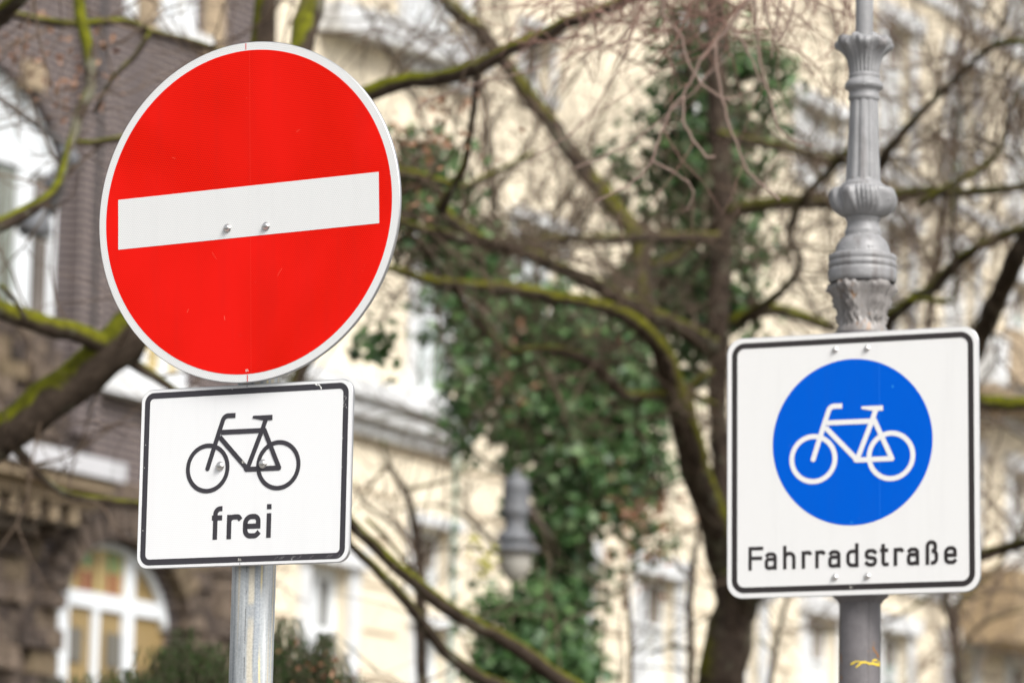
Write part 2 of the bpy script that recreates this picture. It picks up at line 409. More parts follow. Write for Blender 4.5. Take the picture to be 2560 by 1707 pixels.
def glyph(f, ch, x0, z0, W_, xh, H, w):
    h = w/2; A = lambda pts, r: f.ribbon([(x0+x, z0+z) for x, z in fillet(pts, r)], w)
    r = min((W_-w)/2, xh*.42)*.97; R_ = W_-h; T = xh-h
    if ch == 'F':
        A([(h, 0), (h, H)], 0); A([(w*.5, H-h), (W_, H-h)], 0); A([(w*.5, H*.51), (W_*.93, H*.51)], 0)
    elif ch == 'h': A([(h, 0), (h, H)], 0); A([(h, xh*.45), (h, T), (R_, T), (R_, 0)], r)
    elif ch == 'r': A([(h, 0), (h, xh)], 0); A([(h, xh*.4), (h, T+.5), (W_*.82, T+.5), (W_-.5, T-w*.55)], [0, r*1.1, r*.45, 0])
    elif ch == 'a':
        A([(R_, 0), (R_, T), (W_*.32, T), (w*.35, T-w*.75)], [0, r, r*.55, 0])
        A([(R_, xh*.60), (h, xh*.60), (h, h), (W_*.5, h), (R_, h+w*.25)], [0, r*.62, r*.62, 0, 0])
    elif ch == 'd': A([(R_, 0), (R_, H)], 0); A([(R_, T-1), (R_-.1, T), (h, T), (h, h), (R_, h), (R_, h+1)], [0, 0, r, r, 0, 0])
    elif ch == 's':
        A([(W_-w*.15, T-w*.75), (W_*.68, T), (h, T), (h, xh*.535), (R_, xh*.465), (R_, h), (W_*.32, h), (w*.12, h+w*.75)], [0, 5, r*.75, r*.55, r*.55, r*.75, 5, 0])
    elif ch == 't': A([(W_*.36, H*.93), (W_*.36, h), (W_, h)], [0, r*.8, 0]); A([(0, T), (W_*.95, T)], 0)
    elif ch == 'B':   # sharp s
        A([(h, 0), (h, H-h), (R_-w*.3, H-h), (R_-w*.3, H*.56), (W_*.48, H*.56)], [0, r*1.05, r*.85, r*.7, 0])
        A([(W_*.48, H*.56), (R_, H*.56), (R_, h), (W_*.42, h)], [0, r*.9, r*.9, 0])
    elif ch == 'e': A([(h, xh*.5), (R_, xh*.5), (R_, T), (h, T), (h, h), (W_*.74, h), (W_-w*.25, h+w*.72)], [0, 0, r, r, r, r*.6, 0])
    elif ch == 'f': A([(W_*.34, 0), (W_*.34, H-h), (W_, H-h)], [0, r*1.7, 0]); A([(0, T), (W_, T)], 0)
    elif ch == 'i': A([(h, 0), (h, xh)], 0); A([(h, H-w*.15), (h, H+w*.85)], 0)
    elif ch == '8':
        f.circle(x0+W_/2, z0+H*.73, H*.2, w, 16); f.circle(x0+W_/2, z0+H*.27, H*.24, w, 16)
def tiny_mark(f, x, z):
    glyph(f, '8', x, z, 2.4, 4, 4.6, .55); glyph(f, 'h', x+3.6, z, 2.4, 3.0, 4.6, .55)
def bicycle(f, cx, cz, s, w1, w2):
    """pictogram; cx,cz = middle between the wheel hubs, s = half wheelbase in mm"""
    k = s/70.0; Q = lambda x, z: (cx+(x+1.7)*k, cz+(z-14.0)*k)
    f.circle(*Q(-71.7, 14.1), 43.5*k-w1/2, w1); f.circle(*Q(68.3, 13.9), 43.5*k-w1/2, w1)
    f.ribbon([Q(-72, 13.6), Q(-50, 79.5)], w2); f.dot(*Q(-72, 13.6), w2/2)
    f.ribbon(fillet([Q(-50.6, 77.5), Q(-41.2, 106-2*.8), Q(-19.1, 105.9-1.7)], [0, 11*k, 0]), w2)
    f.ribbon([Q(-47, 75.8), Q(38, 75.6)], w2)
    f.ribbon([Q(-49.5, 68), Q(5.5, 11.6)], w2)
    f.ribbon([Q(3.5, 9.2), Q(70, 9.2)], w2); f.dot(*Q(5.0, 10.2), w2/2+.2); f.dot(*Q(70, 9.2), w2/2)
    f.ribbon([Q(8, 11), Q(35.5, 78), Q(41.5, 95)], w2)
    f.ribbon([Q(38.2, 78), Q(70, 9.4)], w2); f.dot(*Q(37.5, 77.5), w2*.45)
    f.poly([Q(17.2, 101.8), Q(54.5, 101.8), Q(54.5, 92.8), Q(38, 92.8), Q(17.2, 97.2)]); f.dot(*Q(17.4, 99.5), 2.35*k)

def sign_root(name, rv, loc):
    o = empty(name, Vector(loc)+CP); v = Vector(rv); o.rotation_mode = 'QUATERNION'
    from mathutils import Quaternion
    o.rotation_quaternion = Quaternion(v.normalized(), v.length); return o

# no entry sign
s1 = sign_root('no_entry_sign', (0.0110070, -0.0322885, -0.459014), (-0.464907, 7.290147, 1.347464))
tag(s1, 'round red no entry sign with white horizontal bar, on the galvanised post', 'road sign')
plate(lambda g: circ(300+g), 'panel', s1)
face('white_rim', circ(298.6), -.0003, M['white'], s1)
face('red_face', circ(285.0), -.0006, M['red'], s1)
bar = face('white_bar', [(-259.9, -44.6), (259.9, -44.6), (259.9, 44.6), (-259.9, 44.6)], -.0009, M['white'], s1)
for q in (286.5, -298): f = Flat(-.0009); f.rect(-.8, q, .8, q+11.5); f.b.build('centre_mark', M['mark'], s1)
f = Flat(-.0010); tiny_mark(f, -3.5, -281); f.b.build('print_mark', M['mark_white'], s1)
sm_ = mat('scratch_pink', (.9, .2, .13), .5)
for x, z, dx, dz, w in ((-120, -168, 3, 6, .7), (-44, -188, -2, 8, .6), (100, 130, 6, 4, .4), (-150, 110, 8, -3, .4), (60, -120, 10, 14, .3), (-70, -65, 10, -14, .3), (0, 200, 2, 1, .5)):
    f = Flat(-.0010); f.ribbon([(x, z), (x+dx*.5, z+dz*.55), (x+dx, z+dz)], w); f.b.build('scratch', sm_, s1)
for x, z in ((-37.9, -26.2), (39.0, -29.8)): bolt(x, z, s1, 7.4)

M['seam'] = mat('seam_pink', (.80, .025, .01), .5); M['seam_grey'] = mat('seam_grey', (.74, .74, .73), .5)
for z0s, z1s, q in ((-283, -46, 'seam'), (46, 283, 'seam'), (-44, 44, 'seam_grey')):
    f = Flat(-.0010); f.rect(7.1, z0s, 7.8, z1s); f.b.build('sheeting_seam', M[q], s1)
# supplementary sign: bicycle + frei
s2 = sign_root('supplementary_sign', (-0.00519, -0.002699, -0.458825), (-0.457928, 7.307119, 0.889535))
tag(s2, 'white rectangular sign with black bicycle and the word frei, below the red sign', 'road sign')
rr = lambda hw, hh, r: (lambda g: rrect(hw+g, hh+g, r+g))
plate(rr(210, 157.5, 22), 'panel', s2)
face('white_face', rrect(208.6, 156.1, 20.6), -.0003, M['white2'], s2)
f = Flat(-.0006); o = rrect(197.0, 146.1, 13); f.ribbon(o, 10.4, True); f.b.build('black_border', M['black'], s2)
f = Flat(-.0009); bicycle(f, -1.7, 14.0, 70.0, 7.8, 8.6); f.b.build('bicycle_symbol', M['black'], s2)
f = Flat(-.0006)
for ch, x, wd in (('f', -60.5, 20.6), ('r', -30.3, 27.5), ('e', 1.8, 34.5), ('i', 48.2, 9)):
    glyph(f, ch, x, -110.8, wd, 42.3, 50.5 if ch == 'i' else 58, 9.0)
f.b.build('lettering', M['black'], s2)
for q in (-156, 152.4): f = Flat(-.0009); f.ribbon([(math.copysign(2.2, q), q), (math.copysign(2.2, q), q+3.4)], .9); f.b.build('centre_mark', M['black2'], s2)
f = Flat(-.0010); tiny_mark(f, -5.8, -149); tiny_mark(f, -3.5, 20); f.b.build('print_mark', M['mark_white'], s2)
f = Flat(-.0010)
f.poly([(135, 152), (140, 153), (141, 148), (138, 149)]); f.poly([(141, 149.5), (144, 151), (150, 144), (148.5, 140), (146, 147)])
for i in range(9): x = 197+random.uniform(-4, 4); z = 128-i*2.4; f.ribbon([(x, z), (x+random.uniform(-1.5, 1.5), z-2)], .6)
for x, z in ((-27, 150), (193, 55), (193, 5), (-199, 20), (-198, -90), (100, -150), (-198, 60), (192, -60)): f.dot(x, z, .8, 8)
for i in range(10): x = 60+random.uniform(0, 130); f.ribbon([(x, -149), (x+7, -144)], .18)
f.b.build('chipped_spot', M['chip'], s2)
for x, z in ((-46.5, 16.8), (38.4, 17.2)): bolt(x, z, s2, 7.8)

# bicycle street sign
s3 = sign_root('bicycle_street_sign', (-0.0004, -0.010987, -0.396178), (0.775199, 9.593658, 1.222046))
tag(s3, 'white square sign with white bicycle on blue disc, on the grey cast iron post', 'road sign')
plate(rr(300, 300, 38), 'panel', s3)
face('white_face', rrect(298.6, 298.6, 36.6), -.0003, M['white3'], s3)
f = Flat(-.0006); f.ribbon(rrect(281.2, 281.2, 24), 13.2, True); f.b.build('black_border', M['black2'], s3)
f = Flat(-.0006); f.poly([(1.2+x, 48.5+z) for x, z in circ(190)]); blue = f.b.build('blue_disc', M['blue'], s3)
f = Flat(-.0010); bicycle(f, 1.0, 13.1, 92.2, 11.4, 11.6); f.b.build('bicycle_symbol', M['white3'], s3)
f = Flat(-.0006)
txt = [('F', -247.6, -211.6), ('a', -208.4, -179), ('h', -164.1, -134), ('r', -119.6, -97.0), ('r', -87.2, -64.6), ('a', -56.3, -26.8), ('d', -13.5, 15.9), ('s', 30.5, 59.3), ('t', 66.6, 86.9), ('r', 98.5, 121.0), ('a', 129.5, 158.5), ('B', 173.4, 202.8), ('e', 216.4, 246.1)]
for ch, a, c in txt: glyph(f, ch, a, -236.3, c-a, 40.3, 55 if ch == 'B' else 54, 8.4)
f.b.build('lettering', M['black2'], s3)
f = Flat(-.0010); tiny_mark(f, -5, -283.5); f.b.build('print_mark', M['mark_white'], s3)
f = Flat(-.0010); tiny_mark(f, -3, -137); f.dot(98, 171, 2, 10); f.b.build('blue_print_mark', mat('print_blue', (.03, .35, .8), .4), s3)
for x, z in ((-38.4, 261.5), (37.5, 261), (-40.5, -258), (36.5, -257.8)): bolt(x, z, s3, 7.2)

f = Flat(-.0007); f.rect(66, 247, 66.8, 273); f.b.build('sheeting_seam', M['seam_grey'], s3)
f = Flat(-.0009); f.rect(66, -125, 66.8, 225); f.b.build('sheeting_seam', mat('seam_blue', (.01, .17, .72), .5), s3)
# ------------------------------------------------------------------ posts
def mount(sign_obj, off):
    mw = sign_obj.rotation_quaternion.to_matrix(); return sign_obj.location+mw @ Vector(off)
def brackets(sign_obj, zs, r, back, cx):
    for z in zs:
        b = MB(); b.box(cx-.075, cx+.075, .0085, .0125, z-.02, z+.02); b.build('clamp_rail', M['alu'], sign_obj)
        b = MB(); pts = [Vector((cx+(r+.003)*math.cos(RD(a)), back+(r+.003)*math.sin(RD(a)), z)) for a in range(0, 361, 15)]
        b.tube(pts, [.004]*len(pts), 6); b.build('clamp_band', M['alu'], sign_obj)
pc = mount(s2, (-.004, .0525, 0)); PXY = (pc.x, pc.y)
post = empty('sign_post', (PXY[0], PXY[1], 0)); tag(post, 'round galvanised steel tube with yellowish streaks carrying the round red and bicycle frei signs', 'post')
b = MB(); prof = [(0, .038), (0, .038)]
prof = [(.0, .038)]+[(i*.1, .038) for i in range(1, 33)]+[(3.21, .0365), (3.22, .03), (3.222, .001)]
b.lathe(prof, 48); b.build('tube', M['galv'], post)
b = MB(); b.lathe([(0.13, .12), (.15, .12), (.16, .05), (.2, .04)], 24); b.build('base_collar', M['galv'], post)
brackets(s2, (.017,), .038, .0525, -.004); brackets(s1, (-.035,), .038, .0525, 0)

lc = mount(s3, (-.003, .078, 0)); LXY = (lc.x, lc.y)
def zat(y, xy=LXY, x=2150):
    r = ray(x, y); return CAMZ+r.z/r.y*xy[1]
pxm = lc.y/FPX*1.0
lamp = empty('lamp_post', (LXY[0], LXY[1], 0)); tag(lamp, 'grey cast iron lamp post with fluted shaft and leafy mouldings behind the square sign', 'lamp post')
def zp(prof, sc=1.823):    # (zoomed y, zoomed half width) -> (z, r)
    return [(zat(y/sc), r/sc*pxm) for y, r in prof][::-1]
b = MB(); b.lathe([(zat(105), .0205), (zat(-900), .0205)], 32); b.build('pipe', M['iron'], lamp)
def leafrim(i, an, z, r):
    k = max(0, min(1, (r-.036)/.07)); wv = math.cos(8*an+.4)
    return r*(1+.10*k*wv)+.0022*math.cos(24*an), z-.017*k*wv+.004*k*math.cos(16*an+1)
b = MB(); b.lathe(zp([(172, 42), (176, 110), (186, 126), (200, 131), (216, 126), (232, 106), (255, 86), (285, 74), (315, 68), (340, 66)]), 96, leafrim); b.build('leaf_capital', M['iron'], lamp)
b = MB(); b.lathe(zp([(338, 66), (344, 72), (352, 73), (358, 70), (362, 70), (370, 76), (380, 86), (392, 90), (402, 89), (409, 82), (414, 72), (430, 69), (444, 72), (452, 73), (460, 68), (464, 65)]), 64); b.build('ring_moulding', M['iron'], lamp)
def flute(i, an, z, r):
    c = math.cos(10*an+1.2); return r*(1-.075*max(0, c)**.6 if c > 0 else 1), z
b = MB(); b.lathe(zp([(463, 66), (500, 67), (600, 70), (700, 75), (800, 80), (822, 82)]), 120, flute); b.build('fluted_shaft', M['iron'], lamp)
def leaves(i, an, z, r):
    k = min(1, max(0, (r-.045)/.03)); q = abs(math.sin(4*an+.8)); return r*(1-.08*k+.15*k*q**1.5+.075*math.sin(24*an+6*math.sin(4*an)+z*70)*k*(1-q*.3)), z
b = MB(); b.lathe(zp([(820, 80), (832, 84), (842, 96), (850, 106), (854, 104), (858, 118), (866, 136), (880, 146), (900, 148), (925, 147), (950, 140), (968, 124), (982, 104), (990, 90)]), 140, leaves); b.build('leaf_bulb', M['iron'], lamp)
b = MB(); b.lathe(zp([(988, 88), (992, 80), (1000, 82), (1006, 79), (1012, 74), (1025, 74), (1040, 78), (1052, 84), (1064, 86), (1076, 82), (1080, 84), (1090, 100), (1105, 112), (1125, 122), (1145, 127), (1158, 130), (1164, 134)]), 64); b.build('neck_moulding', M['iron'], lamp)
b = MB(); b.lathe(zp([(1160, 134), (1164, 150), (1170, 157), (1188, 157), (1192, 154), (1198, 154), (1202, 158), (1220, 158), (1224, 153), (1229, 153), (1233, 159), (1245, 160), (1270, 159), (1284, 157), (1292, 148)]), 64); b.build('drum', M['iron'], lamp)
def acan(i, an, z, r):
    t = (z-zat(1480/1.823))/(zat(1290/1.823)-zat(1480/1.823))
    k = abs(math.sin(2.5*an+.9)); return r*(.86+.19*(k**2)*min(1, max(0, t*1.5+.2)))+.006*math.sin(23*an+z*260)*k*(1 if 0 < t < 1 else 0)+.005*math.sin(z*190)*k, z
b = MB(); b.lathe(zp([(1288, 150), (1300, 158), (1320, 150), (1345, 140), (1370, 130), (1395, 126), (1420, 122), (1445, 118), (1462, 114), (1470, 122), (1482, 128), (1500, 134), (1530, 136)]), 160, acan); b.build('acanthus_vase', M['iron_worn'], lamp)
# hidden stretch behind the sign, then collar and lower tube
zt = zat(1530/1.823); zc = zat(1487)
b = MB(); b.lathe([(zc+.035, .066), (zt+.004, .066)], 48); b.build('upper_tube', M['iron_dark'], lamp)
b = MB(); b.lathe([(zat(1508), .048), (zat(1504), .051), (zat(1500), .052), (zat(1497), .056), (zat(1492), .062), (zat(1487), .064), (zat(1480), .065), (zc+.04, .066)], 64,
    lambda i, an, z, r: (r*(1+.015*math.cos(20*an)), z)); b.build('collar', M['iron_dark'], lamp)
def seam(i, an, z, r):
    d = [abs((an-q+math.pi) % (2*math.pi)-math.pi) for q in (RD(-71), RD(109), RD(20))]
    return r*(1-.045*math.exp(-(min(d)/.045)**2)), z
b = MB(); b.lathe([(.55+i*.05, .0472) for i in range(int((zat(1508)-.55)/.05)+1)]+[(zat(1508)+.002, .0472)], 160, seam); b.build('lower_tube', M['iron_dark'], lamp)
b = MB(); b.lathe([(0.02, .16), (.2, .155), (.24, .12), (.3, .11), (.45, .10), (.5, .07), (.56, .05)], 48); b.build('plinth', M['iron_dark'], lamp)
def onpost(pts_px, name, mt, w=.0016, lift=.0012):
    b = MB(); prevr = None
    vs = []; fs = []
    for i, (x, y) in enumerate(pts_px):
        dx = (x-2147.5)*pxm; rr_ = .0472+lift; dx = max(-rr_*.99, min(rr_*.99, dx))
        an = -math.acos(dx/rr_); z = zat(y)
        ww = w*(1.0+.5*math.sin(i*2.1))
        for s_ in (-1, 1): vs.append((rr_*math.cos(an), rr_*math.sin(an), z+s_*ww))
    for i in range(len(pts_px)-1): fs.append((2*i, 2*i+2, 2*i+3, 2*i+1))
    b.add(vs, fs); return b
g = MB()
for q in ([(2121, 1664), (2128, 1660), (2135, 1656), (2146, 1658), (2156, 1658), (2168, 1660), (2180, 1662), (2192, 1663), (2197, 1665)], [(2134, 1671), (2141, 1665), (2148, 1661), (2156, 1658)], [(2175, 1654), (2182, 1651), (2190, 1652), (2197, 1657)], [(2164, 1662), (2175, 1660), (2186, 1660), (2196, 1659)]):
    t_ = onpost(q, '', None); g.add(t_.v, t_.f)
g.build('crayon_scribble', M['yellow'], lamp)
g = MB()
for q in ([(2176, 1618), (2179, 1624), (2183, 1630), (2187, 1634), (2190, 1640), (2194, 1643)], [(2098, 1636), (2100, 1650), (2101, 1664), (2100, 1680)], [(2099, 1690), (2101, 1700)]):
    t_ = onpost(q, '', None, .004 if q[0][0] < 2110 else .003, .0007); g.add(t_.v, t_.f)
g.build('rust_patch', M['rust'], lamp)
brackets(s3, (.26, -.258), .052, .078, -.003)

# ------------------------------------------------------------------ buildings (one facade line running away to the right)
AZ = math.atan2(*[ray(6600, 2750)[i] for i in (0, 1)])
EV = Vector((math.sin(AZ), math.cos(AZ), 0)); NV = Vector((math.cos(AZ), -math.sin(AZ), 0)); FO = Vector((0, 60, 0))
def fu(x, y, w=0.0):                  # pixel -> (u, z) on the facade plane, w = distance out of the wall
    r = ray(x, y); O = FO+NV*w
    t = (O-CP).dot(NV)/r.dot(NV); p = CP+r*t-FO
    return p.dot(EV), p.z
def wall_holes(b, u0, u1, z0, z1, holes, depth=.35, arch=()):
    us = sorted(set([u0, u1]+[h[0] for h in holes]+[h[1] for h in holes])); zs = sorted(set([z0, z1]+[h[2] for h in holes]+[h[3] for h in holes]))
    us = [q for q in us if u0 <= q <= u1]; zs = [q for q in zs if z0 <= q <= z1]
    for i in range(len(us)-1):
        for j in range(len(zs)-1):
            cu = (us[i]+us[i+1])/2; cz = (zs[j]+zs[j+1])/2
            if any(h[0] < cu < h[1] and h[2] < cz < h[3] for h in holes): continue
            b.add([(us[i], 0, zs[j]), (us[i+1], 0, zs[j]), (us[i+1], 0, zs[j+1]), (us[i], 0, zs[j+1])], [(0, 1, 2, 3)])
    for k, (a, c, e, g_) in enumerate(holes):
        rect = [(a, e), (c, e), (c, g_), (a, g_)]
        for i in range(4):
            p, q = rect[i], rect[(i+1) % 4]
            b.add([(p[0], 0, p[1]), (q[0], 0, q[1]), (q[0], depth, q[1]), (p[0], depth, p[1])], [(0, 1, 2, 3)])
        if k in arch:              # fill the two corners above a half-round head
            cx, rx = (a+c)/2, (c-a)/2; rz = min(rx, (g_-e)*.6) if arch[k] is None else arch[k]; zb = g_-rz
            n = 14
            for i in range(n):
                t0, t1 = math.pi*i/n, math.pi*(i+1)/n
                x0_, x1_ = cx+rx*math.cos(t0), cx+rx*math.cos(t1); y0_, y1_ = zb+rz*math.sin(t0), zb+rz*math.sin(t1)
                b.add([(x1_, -.003, y1_), (x0_, -.003, y0_), (x0_, -.003, g_+.003), (x1_, -.003, g_+.003), (x1_, depth, y1_), (x0_, depth, y0_)], [(0, 1, 2, 3), (0, 4, 5, 1)])
def window(bld, u0, u1, z0, z1, glassm, cols=2, rows=(.7,), sill=True, surround=None, fw=.09, wy=.20, shade=None):
    g = MB(); g.box(u0+.03, u1-.03, wy+.03, wy+.05, z0+.03, z1-.03); wi = g.build('window', M[glassm], bld)
    fr = MB(); fr.box(u0, u0+fw, wy-.02, wy+.03, z0, z1); fr.box(u1-fw, u1, wy-.02, wy+.03, z0, z1)
    fr.box(u0+fw, u1-fw, wy-.02, wy+.03, z0, z0+fw); fr.box(u0+fw, u1-fw, wy-.02, wy+.03, z1-fw, z1)
    for i in range(1, cols): c = u0+(u1-u0)*i/cols; fr.box(c-fw*.5, c+fw*.5, wy-.025, wy+.028, z0+fw, z1-fw)
    for q in rows: c = z0+(z1-z0)*q; fr.box(u0+fw, u1-fw, wy-.03, wy+.026, c-fw*.4, c+fw*.4)
    fr.build('frame', M['frame'], wi)
    if sill: s = MB(); s.box(u0-.12, u1+.12, -.12, .1, z0-.14, z0-.004); s.build('sill', M['creamtrim'], wi)
    if surround:
        s = MB(); w_ = surround; s.box(u0-w_, u0-.004, -.06, .05, z0, z1); s.box(u1+.004, u1+w_, -.06, .05, z0, z1); s.box(u0-w_*1.3, u1+w_*1.3, -.16, .05, z1+.004, z1+w_*1.1)
        s.build('surround', M['creamtrim'], wi)
    if shade: s = MB(); s.box(u0+fw, u1-fw, wy+.004, wy+.024, z1-(z1-z0)*shade, z1-fw); s.build('blind', M['g_brown'], wi)
    return wi
rz_ = math.pi/2-AZ
# dark brick building
dk = empty('brick_building', FO, (0, 0, rz_)); tag(dk, 'dark brown brick and stone house with white arched windows behind the round red sign', 'building')
uB = fu(672, 800)[0]
def U(x, y, w=0): return fu(x, y, w)
holes = []
# upper arched window (its left part is out of frame)
a, _ = U(168, 500); ztop = U(0, 215)[1]; zb1 = U(100, 790)[1]
au0 = a-3.4; holes.append((au0, a, zb1, ztop+.25))
# lower arched window
b0, _ = U(132, 1500); b1, _ = U(441, 1500); zt2 = U(262, 1346)[1]; zb2 = zt2-3.3; holes.append((b0, b1, zb2, zt2))
# yellow window
y0, _ = U(316, 900); y1, _ = U(478, 930); zy1 = U(330, 870)[1]-.0; zy0 = U(330, 940)[1]; zy1 = zy0+2.4; holes.append((y0, y1, zy0, zy1))
# top window
t0, _ = U(385, 60); t1, _ = U(503, 90); zt0 = U(500, 92)[1]; holes.append((t0, t1, zt0, zt0+2.2))
b = MB(); wall_holes(b, -30, uB, 0, 26, holes, .4, {0: 1.25, 1: .95}); b.build('wall', M['brick'], dk)
b = MB(); b.box(-30, uB-.01, .45, 9, 0, 25.9); b.build('core', M['brick'], dk)
def arch_window(bld, u0, u1, z0, z1, rz, glassm, vbars, hb, wy=.16, fw=.14):
    g = MB(); g.box(u0, u1, wy+.03, wy+.05, z0, z1); wi = g.build('window', M[glassm], bld)
    fr = MB()
    for c, w_, za, zb in vbars: fr.box(c-w_/2, c+w_/2, wy-.02, wy+.03, z0+(z1-z0)*za, z0+(z1-z0)*zb)
    for c, w_ in hb: fr.box(u0+.02, u1-.02, wy-.026, wy+.028, z0+(z1-z0)*c-w_/2, z0+(z1-z0)*c+w_/2)
    cx, rx = (u0+u1)/2, (u1-u0)/2
    pts = [Vector((cx+(rx-.05)*math.cos(t), wy, z1-rz+(rz-.05)*math.sin(t))) for t in [math.pi*i/24 for i in range(25)]]
    fr.tube(pts, [.06]*25, 6); fr.build('frame', M['frame'], wi); return wi
H1 = ztop+.25-zb1
mu, _ = U(90, 500); fb = (U(60, 385)[1]-zb1)/H1
jr, _ = U(152, 600)
vb = [(jr, .26, 0, .78), (mu, .3, 0, .93), (au0+.2, .3, 0, .8)]
for x in (20, 42, 64, 116, 130): vb.append((U(x, 300)[0], .10, fb, .97))
aw = arch_window(dk, au0, a, zb1, ztop+.25, 1.25, 'g_olive', vb, [(fb, .24)])
s = MB(); s.box(mu+.2, jr-.12, .10, .15, zb1+.02, zb1+H1*fb-.2); s.build('dark_blind', M['g_brown'], aw)
# lower arched window with stained glass
H2 = zt2-zb2; tz = U(262, 1500)[1]; tr = (tz-zb2)/H2
m1, _ = U(183, 1500); m2, _ = U(346, 1500); mc_ = (m1+m2)/2
lw = arch_window(dk, b0, b1, zb2, zt2, .95, 'g_och', [(m1, .24, 0, .97), (m2, .24, 0, .95), (mc_, .13, 0, tr)], [(tr, .19)], .14)
s = MB(); s.box(m1+.12, m2-.12, .15, .165, tz+.1, zt2-.04); s.build('stained_pane', M['g_yel'], lw)
for fx, mt_, za, zb_ in ((.30, 'g_grn', .40, .66), (.76, 'g_grn', .36, .60), (.30, 'g_red', .1, .34), (.76, 'g_red', .1, .36), (.5, 'g_och', .12, .5)):
    c = m1+(m2-m1)*fx; wd = .14; s = MB(); s.box(c-wd, c+wd, .135, .148, tz+za, tz+zb_); s.build('stained_pane', M[mt_], lw)
for k in range(1, 4):
    c = m1+(m2-m1)*k/4; s = MB(); s.box(c-.02, c+.02, .115, .134, tz+.1, zt2-.06); s.build('glazing_bar', M['g_yel'], lw)
for k, x in enumerate((.2, .8)):
    c = m1+(m2-m1)*x; s = MB(); s.box(c-.16, c+.16, .14, .155, tz-.75, tz-.35); s.build('stained_pane', mat('stained_glass_blue', (.14, .13, .11), .2), lw)
wy_ = window(dk, y0, y1, zy0, zy1, 'g_yel', 3, (.5,), False, None, .16, .1)
s = MB(); s.box(y0-.9, y1+.2, -.22, .1, zy0-.30, zy0-.02); s.build('sill', M['creamtrim'], wy_)
wt = window(dk, t0, t1, zt0, zt0+2.2, 'g_light', 2, (.6,), True, None, .14, .1)
s = MB(); q0, _ = U(340, 40); s.box(q0, t0-.02, -.1, .1, zt0-.2, zt0+2.6); s.box(t1+.02, U(545, 100)[0], -.1, .1, zt0-.5, zt0+2.6); s.build('sandstone_jamb', M['stonetrim'], wt)
s = MB(); s.box(U(312, 40)[0], q0-.02, -.02, .06, zt0-.1, zt0+2.2); s.build('side_light', M['frame'], wt)
bx_, bz_ = U(78, 192); b = MB(); b.box(bx_-.2, bx_+.2, -.08, .1, bz_-.15, bz_+.16); b.build('keystone_block', M['stonetrim'], dk)
# rough stone courses of the lower storey: small irregular blocks
b = MB()
rs = random.Random(3)
zlo, zhi = 0.0, U(60, 815)[1]
zr = zlo
zst = U(262, 1210)[1]
while zr < zhi:
    hh_ = rs.uniform(.2, .36); u = -24
    while u < uB-.1:
        ww = rs.uniform(.25, .7); u2 = min(u+ww, uB-.05); cu, cz = (u+u2)/2, zr+hh_/2
        up_ = cz > zst
        inside = any(h[0]-.15 < cu < h[1]+.15 and h[2] < cz < h[3]+.1 for h in holes)
        lim = a+.05 if up_ else uB
        if not inside and u2 < lim: 
            d_ = rs.uniform(.04, .22); b.box(u+.01, u2-.01, -d_, .0, zr+.01, zr+hh_-.01)
        u = u2
    zr += hh_
b.build('rough_masonry', M['rubble'], dk)
b = MB(); n = 16; cx = (b0+b1)/2; rx = (b1-b0)/2
for i in range(n):
    t0_, t1_ = math.pi*i/n+.02, math.pi*(i+1)/n-.02
    pts = [(cx+(rx+.02)*math.cos(t0_), zt2-.95+.97*math.sin(t0_)), (cx+(rx+.02)*math.cos(t1_), zt2-.95+.97*math.sin(t1_)), (cx+(rx+.38)*math.cos(t1_), zt2-.95+1.33*math.sin(t1_)), (cx+(rx+.38)*math.cos(t0_), zt2-.95+1.33*math.sin(t0_))]
    b.add([(x, -.2, z) for x, z in pts]+[(x, .02, z) for x, z in pts], [(0, 1, 2, 3), (0, 4, 5, 1), (1, 5, 6, 2), (2, 6, 7, 3), (3, 7, 4, 0)])
b.build('arch_ring', M['rubble'], dk)
# porch with a pale ledge
po0, pz = U(70, 1105, .9); po1, _ = U(308, 1168, .9)
po = MB(); po.box(-20, po1, -.95, 0, pz-.22, pz); le = po.build('porch_ledge', M['greytrim'], dk)
po = MB(); po.box(-20, po1-.1, -.85, 0, pz-.36, pz-.224); po.box(-20, po1-.05, -.62, 0, pz-.52, pz-.364); po.build('porch_moulding', M['stonetrim'], dk)
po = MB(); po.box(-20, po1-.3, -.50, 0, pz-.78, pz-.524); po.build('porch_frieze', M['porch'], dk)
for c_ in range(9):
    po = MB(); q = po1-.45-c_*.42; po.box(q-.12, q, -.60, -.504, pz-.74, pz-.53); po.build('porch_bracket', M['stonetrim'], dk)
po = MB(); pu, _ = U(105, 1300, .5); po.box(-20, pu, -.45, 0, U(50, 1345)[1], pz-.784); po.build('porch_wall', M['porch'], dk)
b = MB(); b.box(U(158, 600)[0]+.12, U(236, 600)[0], -.16, 0, U(180, 1090)[1], 25); b.build('brick_pilaster', M['brick'], dk)
# downpipe
b = MB(); du, _ = U(240, 600, .2); b.tube([Vector((du+.07, -.12, 25)), Vector((du+.07, -.12, U(240, 1060)[1]))], [.06, .06], 10); tag(b.build('downpipe', mat('pipe_dark', (.04, .045, .05), .5), dk))

